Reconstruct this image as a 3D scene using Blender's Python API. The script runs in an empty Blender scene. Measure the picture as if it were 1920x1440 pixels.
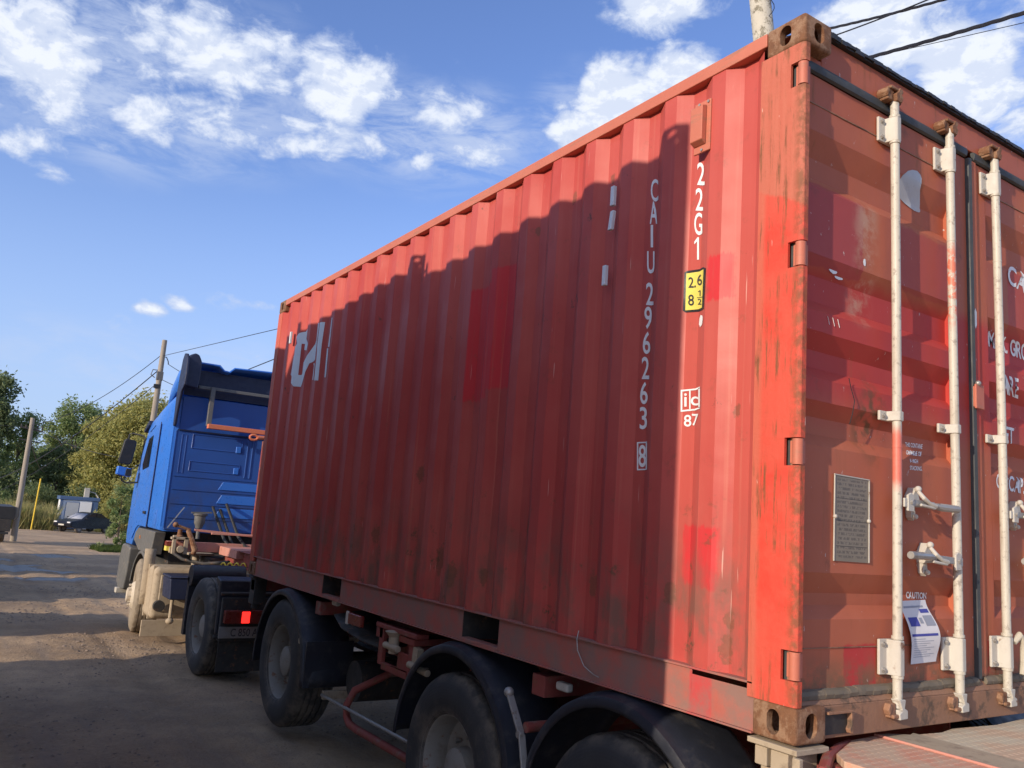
import bpy, bmesh, math, random
from mathutils import Vector, Matrix, noise
random.seed(7)
R = math.radians
# ---------------------------------------------------------------- camera
cam_d = bpy.data.cameras.new('camera'); cam = bpy.data.objects.new('camera', cam_d)
bpy.context.scene.collection.objects.link(cam); bpy.context.scene.camera = cam
yaw, pit, rol = R(33.0046708), R(9.40530152), R(4.13562981)
fw = Vector((math.sin(yaw)*math.cos(pit), math.cos(yaw)*math.cos(pit), math.sin(pit)))
r0 = Vector((math.cos(yaw), -math.sin(yaw), 0)); u0 = r0.cross(fw)
rr = r0*math.cos(rol)+u0*math.sin(rol); uu = -r0*math.sin(rol)+u0*math.cos(rol)
cm = Matrix((rr, uu, -fw)).transposed().to_4x4(); cm.translation = Vector((-2.34891627, -1.80392982, 0.64745116))
cam.matrix_world = cm
cam_d.sensor_width = 36; cam_d.lens = 36*1552.445/1920; cam_d.clip_start = .05; cam_d.clip_end = 4000
# ---------------------------------------------------------------- light
scene = bpy.context.scene
scene.view_settings.view_transform = 'Standard'; scene.view_settings.look = 'None'
scene.view_settings.exposure = 0.69; scene.view_settings.gamma = 1
SUN = Vector((1, .25, -.33))                 # the way sunlight travels
sd = bpy.data.lights.new('sun', 'SUN'); so = bpy.data.objects.new('sun', sd); scene.collection.objects.link(so)
sd.energy = 2.85; sd.angle = R(.5); sd.color = (1, .85, .67)
so.rotation_euler = SUN.to_track_quat('-Z', 'Y').to_euler(); so.location = (-30, -10, 20)
world = bpy.data.worlds.new('World'); scene.world = world; world.use_nodes = True
SUN_EL = math.atan2(.33, math.hypot(1, .25)); SUN_AZ = math.atan2(-1, -.25)

class G:
    """small node-graph helper"""
    def __init__(s, nt): s.nt = nt
    def n(s, t, **k):
        nd = s.nt.nodes.new(t)
        for a, b in k.items(): setattr(nd, a, b)
        return nd
    def put(s, inp, v):
        if isinstance(v, bpy.types.NodeSocket): s.nt.links.new(v, inp)
        elif v is not None:
            if hasattr(inp.default_value, '__len__') and not hasattr(v, '__len__'): v = (v,)*len(inp.default_value)
            if hasattr(inp.default_value, '__len__') and len(inp.default_value) == 4 and len(v) == 3: v = (*v, 1)
            inp.default_value = v
    def m(s, op, a, b=None, c=None, clamp=False):
        nd = s.n('ShaderNodeMath', operation=op, use_clamp=clamp)
        s.put(nd.inputs[0], a); s.put(nd.inputs[1], b)
        if c is not None: s.put(nd.inputs[2], c)
        return nd.outputs[0]
    def v(s, op, a, b=None):
        nd = s.n('ShaderNodeVectorMath', operation=op); s.put(nd.inputs[0], a)
        if b is not None: s.put(nd.inputs[1], b)
        return nd.outputs['Value'] if op in ('LENGTH', 'DOT_PRODUCT') else nd.outputs[0]
    def sm(s, x, lo, hi, a=0., b=1.):
        nd = s.n('ShaderNodeMapRange', interpolation_type='SMOOTHSTEP'); s.put(nd.inputs[0], x)
        s.put(nd.inputs[1], lo); s.put(nd.inputs[2], hi); s.put(nd.inputs[3], a); s.put(nd.inputs[4], b)
        return nd.outputs[0]
    def mix(s, f, a, b, mode='MIX'):
        nd = s.n('ShaderNodeMix', data_type='RGBA', blend_type=mode); s.put(nd.inputs[0], f)
        s.put(nd.inputs[6], a); s.put(nd.inputs[7], b); return nd.outputs[2]
    def noise(s, vec, scale, detail=4., rough=.55, dist=0.):
        nd = s.n('ShaderNodeTexNoise'); s.put(nd.inputs['Vector'], vec); s.put(nd.inputs['Scale'], float(scale))
        s.put(nd.inputs['Detail'], float(detail)); s.put(nd.inputs['Roughness'], rough); s.put(nd.inputs['Distortion'], dist)
        return nd.outputs[0]
    def sep(s, vec):
        nd = s.n('ShaderNodeSeparateXYZ'); s.put(nd.inputs[0], vec); return nd.outputs
    def comb(s, x, y, z):
        nd = s.n('ShaderNodeCombineXYZ'); s.put(nd.inputs[0], x); s.put(nd.inputs[1], y); s.put(nd.inputs[2], z); return nd.outputs[0]
    def obj(s): return s.n('ShaderNodeTexCoord').outputs['Object']
    def box(s, a, a0, a1, b, b0, b1, e=.006):
        f = s.m('MULTIPLY', s.sm(a, a0-e, a0+e), s.sm(a, a1-e, a1+e, 1., 0.))
        h = s.m('MULTIPLY', s.sm(b, b0-e, b0+e), s.sm(b, b1-e, b1+e, 1., 0.))
        return s.m('MULTIPLY', f, h)

def sky():
    nt = world.node_tree; nt.nodes.clear(); g = G(nt)
    sk = g.n('ShaderNodeTexSky', sky_type='NISHITA', sun_disc=False)
    sk.sun_elevation = SUN_EL; sk.sun_rotation = SUN_AZ; sk.air_density = 1.0; sk.dust_density = .6; sk.ozone_density = 2.0
    d = g.n('ShaderNodeTexCoord').outputs['Generated']
    x, y, z = g.sep(d)
    az = g.m('MULTIPLY', g.m('ARCTAN2', x, y), 57.2958); el = g.m('MULTIPLY', g.m('ARCSINE', z), 57.2958)
    # high detail, stretched sideways like real cumulus
    q = g.comb(g.m('MULTIPLY', az, .9), g.m('MULTIPLY', el, 1.5), 0.)
    w1 = g.noise(q, .16, 3, .5); w2 = g.noise(g.v('ADD', q, (31., 7., 3.)), .16, 3, .5)
    wx = g.m('ADD', az, g.m('MULTIPLY', g.m('SUBTRACT', w1, .5), 8.)); wy = g.m('ADD', el, g.m('MULTIPLY', g.m('SUBTRACT', w2, .5), 4.))
    p = g.comb(wx, wy, 0.)
    blobs = [(-.3, 25.5, 6.6, 5.0, 1.1), (10.5, 27.9, 8.6, 3.6, 1.), (10., 30., 6., 2., .6), (19.2, 27.6, 4.2, 3.2, 1.35), (8.5, 23.7, 7., 2.4, .8), (18.7, 24., 7.5, 1.9, .8),
             (26., 27.4, 3.4, 2.8, .75), (29.4, 25.2, 3.8, 1.3, .8), (41.8, 35.2, 5.4, 2.9, 1.4), (39.9, 28.2, 4.9, 3.3, 1.5), (36.8, 26.4, 3.0, 1.8, 1.3), (43.2, 30.2, 3.0, 2.4, 1.3), (45.6, 31.2, 2., 1.5, .8),
             (57.3, 31.8, 5.0, 3.6, 1.6), (62.2, 28.6, 4.8, 3.8, 1.6), (66., 25.4, 3.2, 2.2, .9), (66., 31., 3., 3., .7), (.7, 20., 3., 1.9, .75), (8.9, 11.5, 1.3, .9, .9), (11.2, 12.1, 1.3, .7, .75),
             (14.1, 12.6, 2.4, .8, .5), (35.5, 27.8, 2.2, .9, .6), (6.9, 10.3, 3.2, .6, .4), (8.3, 6.8, 3.6, 1.4, .42), (15.2, 9.1, 2.6, .7, .45),
             (25.8, 23.6, 1.8, .8, .75), (2., 22.8, 5.5, 2.6, .7), (17.3, 13.8, 1.2, .5, .7), (70., 20., 8., 4., .8), (-14., 24., 12., 5., .9), (-40., 30., 18., 6., .8), (95., 26., 16., 7., .9), (150., 30., 30., 8., .8), (-110., 35., 30., 8., .7), (20., 60., 40., 12., .9), (-100., 48., 60., 18., 1.1), (-150., 30., 40., 14., 1.1), (120., 55., 60., 16., 1.), (0., 84., 400., 9., 1.), (-60., 62., 50., 10., 1.), (-75., 20., 22., 7., .9)]  # later entries: unseen clouds overhead and behind, added to lift the ambient light
    tot = None
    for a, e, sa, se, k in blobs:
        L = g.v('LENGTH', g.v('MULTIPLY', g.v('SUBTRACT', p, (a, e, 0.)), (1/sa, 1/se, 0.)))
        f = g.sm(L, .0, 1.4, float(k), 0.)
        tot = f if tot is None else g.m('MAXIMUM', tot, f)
    fine = g.noise(q, .42, 8, .62, .25)
    dens = g.m('ADD', tot, g.m('MULTIPLY', g.m('SUBTRACT', fine, .56), 1.75))
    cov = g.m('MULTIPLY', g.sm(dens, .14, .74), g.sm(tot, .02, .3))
    veil = None
    for a, e, sa, se, k in [(5., 25.5, 17., 7., 1.), (24., 25.5, 13., 4.5, 1.), (38., 27., 8., 4., .8), (60., 29., 12., 6., .9), (10., 8., 16., 3., .5), (66., 22., 6., 6., .7)]:
        f = g.sm(g.v('LENGTH', g.v('MULTIPLY', g.v('SUBTRACT', p, (a, e, 0.)), (1/sa, 1/se, 0.))), .3, 1.1, float(k), 0.); veil = f if veil is None else g.m('MAXIMUM', veil, f)
    wv = g.noise(g.v('MULTIPLY', q, (.6, 1.3, 1.)), .30, 7, .66, .5); veil = g.m('MULTIPLY', g.m('MULTIPLY', veil, g.sm(wv, .34, .66)), .80)
    cov = g.m('MAXIMUM', cov, veil)
    core = g.sm(dens, .35, 1.0)
    hz = g.sm(el, -1., 26., .8, 0.)
    skc = g.mix(hz, g.mix(1., sk.outputs[0], (.95, 1., 1.35, 1), 'MULTIPLY'), (2.5, 3.35, 5.1, 1))
    up = g.noise(g.v('ADD', q, (-.25, 1.0, 0.)), .42, 8, .62, .25); lit = g.sm(g.m('SUBTRACT', fine, up), -.10, .13); core = g.m('MULTIPLY', core, g.sm(lit, 0., 1., .45, 1.))
    col = g.mix(core, (3.3, 3.85, 5.1, 1), (5.3, 5.55, 6.0, 1))
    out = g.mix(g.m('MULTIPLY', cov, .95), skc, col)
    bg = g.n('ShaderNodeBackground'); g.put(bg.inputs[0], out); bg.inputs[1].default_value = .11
    nt.links.new(bg.outputs[0], g.n('ShaderNodeOutputWorld').inputs[0])
sky()

# ---------------------------------------------------------------- mesh helpers
W = {}
def ident(o): return W.get(o.name, Matrix())
def thing(name, label, cat, loc=(0, 0, 0), rot=(0, 0, 0), group=None, kind=None):
    o = bpy.data.objects.new(name, None); scene.collection.objects.link(o)
    o.location = loc; o.rotation_euler = rot; o.empty_display_size = .2
    from mathutils import Euler
    W[o.name] = Matrix.Translation(loc) @ Euler(rot).to_matrix().to_4x4()
    tag(o, label, cat, group, kind); return o
def tag(o, label=None, cat=None, group=None, kind=None):
    if label: o['label'] = label
    if cat: o['category'] = cat
    if group: o['group'] = group
    if kind: o['kind'] = kind
    return o
def adopt(o, parent):
    o.parent = parent; o.matrix_parent_inverse = ident(parent).inverted()
class MB:
    """collects shapes (world coordinates) and links them as ONE mesh object"""
    def __init__(s): s.v = []; s.f = []; s.b = bmesh.new(); s.uvf = None
    def poly(s, pts): s.b.faces.new([s.b.verts.new(p) for p in pts]); return s
    def box(s, x0, x1, y0, y1, z0, z1, mat=None):
        c = [(x0, y0, z0), (x1, y0, z0), (x1, y1, z0), (x0, y1, z0), (x0, y0, z1), (x1, y0, z1), (x1, y1, z1), (x0, y1, z1)]
        if mat: c = [mat @ Vector(p) for p in c]
        v = [s.b.verts.new(p) for p in c]
        for q in ((0, 3, 2, 1), (4, 5, 6, 7), (0, 1, 5, 4), (1, 2, 6, 5), (2, 3, 7, 6), (3, 0, 4, 7)): s.b.faces.new([v[i] for i in q])
        return s
    def bar(s, p, q, w, h, up=(0, 0, 1)):
        p = Vector(p); q = Vector(q); d = q-p; L = d.length; d.normalize(); sx = d.cross(Vector(up)).normalized(); u = sx.cross(d)
        M = Matrix((sx, d, u)).transposed().to_4x4(); M.translation = p
        return s.box(-w/2, w/2, 0, L, -h/2, h/2, M)
    def prism(s, pts, axis, a, b):
        def P(t, k):
            return {'x': (k, t[0], t[1]), 'y': (t[0], k, t[1]), 'z': (t[0], t[1], k)}[axis]
        A = [s.b.verts.new(P(t, a)) for t in pts]; B = [s.b.verts.new(P(t, b)) for t in pts]; n = len(pts)
        s.b.faces.new(A[::-1]); s.b.faces.new(B)
        for i in range(n): s.b.faces.new([A[i], A[(i+1) % n], B[(i+1) % n], B[i]])
        return s
    def sheet(s, rows, thick=None):
        """rows of points -> quad sheet"""
        V = [[s.b.verts.new(p) for p in r] for r in rows]
        for i in range(len(V)-1):
            for j in range(len(V[0])-1): s.b.faces.new([V[i][j], V[i][j+1], V[i+1][j+1], V[i+1][j]])
        return s
    def tube(s, path, r, seg=8, cap=True):
        path = [Vector(p) for p in path]; rings = []; n = len(path); rad = r if hasattr(r, '__len__') else [r]*n
        up = Vector((0, 0, 1)); prev = None
        for i, p in enumerate(path):
            d = (path[min(i+1, n-1)]-path[max(i-1, 0)]).normalized()
            if prev is None: a = d.cross(up) if abs(d.z) < .95 else d.cross(Vector((1, 0, 0)))
            else: a = prev - d*prev.dot(d)
            a.normalize(); prev = a; b = d.cross(a)
            rings.append([s.b.verts.new(p+(a*math.cos(t)+b*math.sin(t))*rad[i]) for t in [2*math.pi*k/seg for k in range(seg)]])
        for i in range(n-1):
            for k in range(seg): s.b.faces.new([rings[i][k], rings[i][(k+1) % seg], rings[i+1][(k+1) % seg], rings[i+1][k]])
        if cap: s.b.faces.new(rings[0][::-1]); s.b.faces.new(rings[-1])
        return s
    def cyl(s, p, q, r, seg=16): return s.tube([p, q], r, seg)
    def lathe(s, prof, c, axis='x', seg=40, a0=0, a1=2*math.pi, wob=None):
        full = abs(a1-a0-2*math.pi) < 1e-6; n = seg if full else seg+1; rings = []
        for i in range(n):
            t = a0+(a1-a0)*i/seg; ring = []
            for j, (r, h) in enumerate(prof):
                if wob: r = r+wob(i, j)
                ca, sa = r*math.cos(t), r*math.sin(t)
                o = {'x': (h, ca, sa), 'z': (ca, sa, h), 'y': (ca, h, sa)}[axis]
                ring.append(s.b.verts.new((c[0]+o[0], c[1]+o[1], c[2]+o[2])))
            rings.append(ring)
        for i in range(seg if full else n-1):
            A, B = rings[i], rings[(i+1) % n]
            for j in range(len(prof)-1): s.b.faces.new([A[j], A[j+1], B[j+1], B[j]])
        return s
    def ball(s, c, r, sx=1, sy=1, sz=1, seg=12):
        pr = [(r*math.sin(math.pi*k/8)+1e-5, -r*math.cos(math.pi*k/8)) for k in range(9)]
        n0 = len(s.b.verts); s.lathe(pr, (0, 0, 0), 'z', seg); s.b.verts.ensure_lookup_table()
        for v in s.b.verts[n0:]: v.co = Vector((v.co.x*sx+c[0], v.co.y*sy+c[1], v.co.z*sz+c[2]))
        return s
    def build(s, name, mat, parent=None, bevel=0, smooth=35, solid=0, bseg=2):
        bm = s.b
        bmesh.ops.remove_doubles(bm, verts=bm.verts, dist=1e-5)
        bmesh.ops.recalc_face_normals(bm, faces=bm.faces)
        me = bpy.data.meshes.new(name); bm.to_mesh(me); bm.free()
        me.polygons.foreach_set('use_smooth', [True]*len(me.polygons)); me.set_sharp_from_angle(angle=R(smooth))
        me.materials.append(mat)
        o = bpy.data.objects.new(name, me); scene.collection.objects.link(o)
        if solid: m = o.modifiers.new('solid', 'SOLIDIFY'); m.thickness = solid; m.offset = 0
        if bevel: m = o.modifiers.new('bevel', 'BEVEL'); m.width = bevel; m.segments = bseg; m.limit_method = 'ANGLE'; m.angle_limit = R(40); m.harden_normals = True
        if parent is not None: adopt(o, parent)
        return o
def dup(root, loc, label=None, rot=None):
    r = root.copy(); scene.collection.objects.link(r); r.location = loc
    if rot is not None: r.rotation_euler = rot
    if label: r['label'] = label
    for ch in list(root.children):
        c = ch.copy(); scene.collection.objects.link(c); c.parent = r
        for gch in list(ch.children):
            d = gch.copy(); scene.collection.objects.link(d); d.parent = c
    return r

# ---------------------------------------------------------------- materials
MT = {}
def mat(name, fn):
    m = bpy.data.materials.new(name); m.use_nodes = True; nt = m.node_tree; nt.nodes.clear(); g = G(nt)
    bs = g.n('ShaderNodeBsdfPrincipled'); out = g.n('ShaderNodeOutputMaterial'); nt.links.new(bs.outputs[0], out.inputs[0])
    r = fn(g) or {}
    g.put(bs.inputs['Base Color'], r.get('c', (.5, .5, .5))); g.put(bs.inputs['Roughness'], r.get('r', .5))
    if 'm' in r: g.put(bs.inputs['Metallic'], r['m'])
    if 's' in r: g.put(bs.inputs['Specular IOR Level'], r['s'])
    if 'b' in r:
        h, st, ds = r['b']; bn = g.n('ShaderNodeBump'); g.put(bn.inputs['Height'], h); bn.inputs['Strength'].default_value = st; bn.inputs['Distance'].default_value = ds
        nt.links.new(bn.outputs[0], bs.inputs['Normal'])
    if 'e' in r: g.put(bs.inputs['Emission Color'], r['e'][0]); bs.inputs['Emission Strength'].default_value = r['e'][1]
    if 't' in r:
        tr = g.n('ShaderNodeBsdfTranslucent'); g.put(tr.inputs[0], r['c']); mx = g.n('ShaderNodeMixShader'); mx.inputs[0].default_value = r['t']
        nt.links.new(bs.outputs[0], mx.inputs[1]); nt.links.new(tr.outputs[0], mx.inputs[2]); nt.links.new(mx.outputs[0], out.inputs[0])
    MT[name] = m; return m
def rustcol(g, p, s=14):
    return g.mix(g.noise(p, s, 6, .7), (.075, .032, .016), (.30, .135, .062))
def worn(c1, c2, rough=.55, rust=.0, dirt=.3, scale=5, dirtc=(.22, .17, .12), metal=0, bump=.25, spec=.5):
    def fn(g):
        p = g.obj(); c = g.mix(g.noise(p, scale, 6, .6), c1, c2)
        f = g.sm(g.noise(p, scale*2.3, 7, .68), .5, .72, 0., dirt); c = g.mix(f, c, dirtc)
        if rust: c = g.mix(g.sm(g.noise(g.v('ADD', p, (3., 5., 1.)), scale*3.1, 7, .7), .62-rust*.25, .72-rust*.2), c, rustcol(g, p))
        return dict(c=c, r=g.sm(g.noise(p, 18, 4), .2, .8, rough-.12, rough+.15), m=metal, s=spec, b=(g.noise(p, 60, 5, .6), bump, .004))
    return fn
RED1, RED2, BRIGHT = (.46, .078, .062), (.52, .112, .088), (.58, .034, .040)
SPOTS = [(1.72, 2.19, .03), (1.42, 2.29, .035), (2.83, .90, .06), (3.27, .74, .06), (2.51, .40, .09), (2.32, .33, .07), (1.12, 2.3, .03), (.31, 1.12, .03), (.32, .35, .04), (.33, .25, .05), (.62, .42, .05), (1.1, .40, .06), (1.62, .62, .05), (3.4, .5, .06), (2.0, .35, .05)]
def side_paint(g):
    p = g.obj(); x, y, z = g.sep(p)
    st = g.noise(g.v('MULTIPLY', p, (3., 22., .7)), 1.2, 6, .62); big = g.noise(p, 1.1, 5, .6)
    c = g.mix(st, RED1, RED2); c = g.mix(g.sm(big, .38, .66, 0., .8), c, (.43, .058, .050))
    wy = g.m('ADD', y, g.m('MULTIPLY', g.m('SUBTRACT', g.noise(p, 34, 5, .7), .5), .035)); wz = g.m('ADD', z, g.m('MULTIPLY', g.m('SUBTRACT', g.noise(g.v('MULTIPLY', p, (30., 60., 8.)), 1., 5, .7), .5), .07))
    pm = None
    for a0, a1, b0, b1 in ((1.89, 2.11, 1.36, 2.06), (2.09, 2.34, 1.31, 1.98), (.364, .567, .455, .68), (.335, .455, 1.56, 1.745)):
        f = g.box(wy, a0, a1, wz, b0, b1, .008); pm = f if pm is None else g.m('MAXIMUM', pm, f)
    c = g.mix(g.m('MULTIPLY', pm, g.sm(g.noise(g.v('MULTIPLY', p, (3., 30., 2.)), 2., 5, .6), .3, .5, .5, .88)), c, BRIGHT)
    # pale chalky wash-down streaks
    ch = g.sm(g.noise(g.v('MULTIPLY', p, (2., 34., .5)), 1., 4, .6), .56, .76, 0., .45); c = g.mix(ch, c, (.56, .19, .135))
    gr = g.m('MULTIPLY', g.sm(z, .25, .9, .85, .0), g.sm(g.noise(g.v('MULTIPLY', p, (1., 1., .5)), 7, 6, .65), .40, .66)); c = g.mix(gr, c, (.17, .10, .075))
    sp = g.m('MULTIPLY', g.sm(g.noise(p, 9, 3, .5), .60, .70), g.sm(g.noise(p, 46, 5, .7), .46, .58)); sp = g.m('MULTIPLY', sp, g.sm(z, .2, 1.0, 1., .22)); c = g.mix(sp, c, (.13, .075, .045))
    bl = g.sm(g.noise(g.v('ADD', p, (9., 2., 4.)), 5.5, 6, .75), .665, .70); c = g.mix(g.m('MULTIPLY', bl, .8), c, (.10, .055, .04))
    sp2 = None
    for yy, zz, s_ in SPOTS:
        f = g.sm(g.v('LENGTH', g.v('MULTIPLY', g.v('SUBTRACT', p, (0., yy, zz)), (0., 1/s_, .55/s_))), .0, 1.1, 1., 0.); sp2 = f if sp2 is None else g.m('MAXIMUM', sp2, f)
    c = g.mix(g.sm(g.m('ADD', sp2, g.m('MULTIPLY', g.m('SUBTRACT', g.noise(p, 26, 6, .72), .5), 1.9)), .46, .70, 0., .62), c, g.mix(g.noise(p, 60, 3), (.10, .055, .035), (.22, .10, .055)))
    scr = g.sm(g.noise(g.v('MULTIPLY', p, (8., 90., 3.)), 1., 2, .5), .735, .76, 0., .5); c = g.mix(scr, c, (.7, .5, .42))
    dents = g.noise(p, 2.6, 3, .5)
    return dict(c=c, s=.22, r=g.sm(big, .3, .7, .42, .62), b=(g.m('ADD', dents, g.m('MULTIPLY', g.noise(p, 90, 4), .03)), .35, .03))
def post_paint(g):
    p = g.obj(); x, y, z = g.sep(p)
    st = g.noise(g.v('MULTIPLY', p, (9., 26., 1.1)), 1.4, 8, .7); big = g.noise(p, 3, 5, .65)
    c = g.mix(st, (.47, .105, .065), (.54, .18, .115))
    wz = g.m('ADD', z, g.m('MULTIPLY', g.m('SUBTRACT', y, .1), -.55)); wz = g.m('ADD', wz, g.m('MULTIPLY', g.noise(p, 8, 4), .06))
    br = g.m('MULTIPLY', g.sm(wz, 1.91, 1.93, 1., 0.), g.sm(y, .155, .18, 1., .35)); c = g.mix(g.m('MULTIPLY', br, g.sm(big, .3, .55, .95, .6)), c, (.66, .055, .035))
    ru = g.m('MULTIPLY', g.sm(g.noise(g.v('MULTIPLY', p, (20., 30., 2.2)), 1.5, 8, .75), .50, .62), g.sm(g.noise(p, 4.5, 4, .6), .40, .58))
    edge = g.m('MULTIPLY', g.sm(y, .01, .055, 1., 0.), g.sm(g.noise(p, 22, 6, .7), .35, .6)); ru = g.m('MAXIMUM', g.m('MULTIPLY', ru, .9), g.m('MULTIPLY', edge, .8))
    c = g.mix(ru, c, rustcol(g, p, 30)); wp = g.sm(g.noise(g.v('MULTIPLY', p, (50., 70., 12.)), 1., 3), .73, .76, 0., .8); c = g.mix(wp, c, (.72, .55, .46))
    return dict(c=c, s=.2, r=.55, b=(g.noise(p, 40, 6, .7), .6, .005))
def rail_paint(g):
    p = g.obj(); c = g.mix(g.noise(p, 3, 6, .6), (.46, .105, .060), (.55, .20, .125)); c = g.mix(g.sm(g.noise(g.v('MULTIPLY', p, (6., 2., 14.)), 2., 6, .7), .52, .7, 0., .7), c, (.27, .16, .10))
    return dict(c=c, r=.6, b=(g.noise(p, 50, 5), .3, .003))
def lrail_paint(g):
    p = g.obj(); x, y, z = g.sep(p); c = g.mix(g.noise(g.v('MULTIPLY', p, (1., 3., 4.)), 2, 5, .6), (.42, .075, .052), (.50, .14, .10))
    c = g.mix(g.m('MULTIPLY', g.box(y, .37, .48, z, -.1, .3), .9), c, BRIGHT)
    c = g.mix(g.sm(g.noise(p, 6, 7, .7), .34, .64, .15, .8), c, (.21, .15, .125)); return dict(c=c, r=.7, b=(g.noise(p, 40, 5), .3, .003))
def door_paint(g):
    p = g.obj(); x, y, z = g.sep(p); n1 = g.noise(p, 2.2, 6, .62)
    c = g.mix(n1, (.42, .112, .055), (.53, .180, .098))
    wx = g.m('ADD', x, g.m('MULTIPLY', g.m('SUBTRACT', g.noise(p, 25, 3), .5), .02)); wz = g.m('ADD', z, g.m('MULTIPLY', g.m('SUBTRACT', g.noise(p, 12, 3), .5), .04))
    mid = g.m('MULTIPLY', g.sm(wz, 1.02, 1.25), g.sm(wz, 1.62, 1.70, 1., 0.)); c = g.mix(g.m('MULTIPLY', mid, .85), c, (.50, .045, .042))
    pr = g.box(wx, .06, .44, wz, 1.66, 1.98); c = g.mix(g.m('MULTIPLY', pr, .8), c, (.40, .06, .065))
    pr = g.box(wx, .66, 1.06, wz, 1.68, 1.95); c = g.mix(g.m('MULTIPLY', pr, .7), c, (.42, .07, .06))
    pr = g.box(wx, .33, .52, wz, .16, .30); c = g.mix(g.m('MULTIPLY', pr, .9), c, (.52, .04, .045))
    pr = g.box(wx, 1.3, 1.42, wz, .16, .30); c = g.mix(g.m('MULTIPLY', pr, .9), c, (.52, .04, .045))
    pr = g.box(wx, 1.55, 2.4, wz, 1.5, 1.97); c = g.mix(g.m('MULTIPLY', pr, .5), c, (.50, .05, .06))
    rs = g.m('MULTIPLY', g.sm(g.noise(g.v('MULTIPLY', p, (16., 16., 1.6)), 1., 7, .7), .55, .7), g.sm(z, 1.9, 2.3, .25, .9)); c = g.mix(rs, c, (.27, .11, .04))
    wh = g.m('MULTIPLY', g.box(wx, .40, .52, wz, 1.50, 1.98, .05), g.sm(g.noise(p, 9, 6, .7), .4, .6, 0., .75)); c = g.mix(wh, c, (.55, .36, .25))
    gm = g.sm(g.noise(g.v('ADD', p, (2., 0., 9.)), 3.4, 6, .7), .60, .74, 0., .7); c = g.mix(gm, c, (.15, .085, .055))
    bt = g.m('MULTIPLY', g.sm(z, .17, .30, .9, .0), g.sm(g.noise(p, 14, 5, .7), .35, .6)); c = g.mix(bt, c, (.22, .13, .075))
    gp = g.m('MULTIPLY', g.sm(g.v('LENGTH', g.v('MULTIPLY', g.v('SUBTRACT', p, (.50, 0., 1.12)), (1., 0., .55))), .03, .12, 1., 0.), g.sm(g.noise(p, 20, 5), .4, .6)); c = g.mix(g.m('MULTIPLY', gp, .8), c, (.09, .08, .04))
    ch = g.sm(g.noise(g.v('MULTIPLY', p, (60., 30., 25.)), 1., 4, .6), .70, .73, 0., .9); c = g.mix(ch, c, (.60, .50, .44))
    return dict(c=g.mix(1., c, (.90, .84, .86, 1), 'MULTIPLY'), s=.2, r=.5, b=(g.m('ADD', g.noise(p, 4, 3), g.m('MULTIPLY', g.noise(p, 70, 4), .05)), .35, .014))
def sill_paint(g):
    p = g.obj(); c = g.mix(g.noise(p, 5, 7, .65), (.21, .105, .058), (.36, .19, .11)); c = g.mix(g.sm(g.noise(p, 11, 6, .7), .5, .66), c, (.11, .07, .045)); return dict(c=c, r=.75, b=(g.noise(p, 30, 7, .7), .6, .006))
def rust_m(g):
    p = g.obj(); return dict(c=g.mix(g.sm(g.noise(p, 13, 7, .75), .46, .58), rustcol(g, p, 34), g.mix(g.noise(p, 40, 6, .7), (.20, .115, .065), (.38, .22, .13))), r=.85, b=(g.noise(p, 42, 8, .75), 1., .006))
def white_rod(g):
    p = g.obj(); x, y, z = g.sep(p)
    c = g.mix(g.noise(p, 4, 5), (.46, .42, .34), (.58, .545, .46)); c = g.mix(g.sm(g.noise(p, 38, 6, .7), .52, .66, 0., .75), c, (.24, .20, .16)); c = g.mix(g.sm(g.noise(g.v('MULTIPLY', p, (30., 30., 3.)), 1.3, 5, .65), .5, .68, 0., .5), c, (.34, .29, .22))
    a = g.m('MULTIPLY', g.sm(x, .50, .69, 1., 1.), g.box(x, .45, .7, g.m('ADD', z, g.m('MULTIPLY', g.noise(p, 20, 4), .06)), .915, 1.125, .03)); c = g.mix(g.m('MULTIPLY', a, .9), c, (.62, .13, .085))
    b = g.m('MULTIPLY', g.box(x, .9, 1.1, z, 1.6, 1.92, .06), g.sm(g.noise(p, 26, 6, .7), .44, .54)); c = g.mix(b, c, (.62, .17, .10))
    return dict(c=c, r=.5, b=(g.noise(p, 70, 5), .3, .002))
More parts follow.
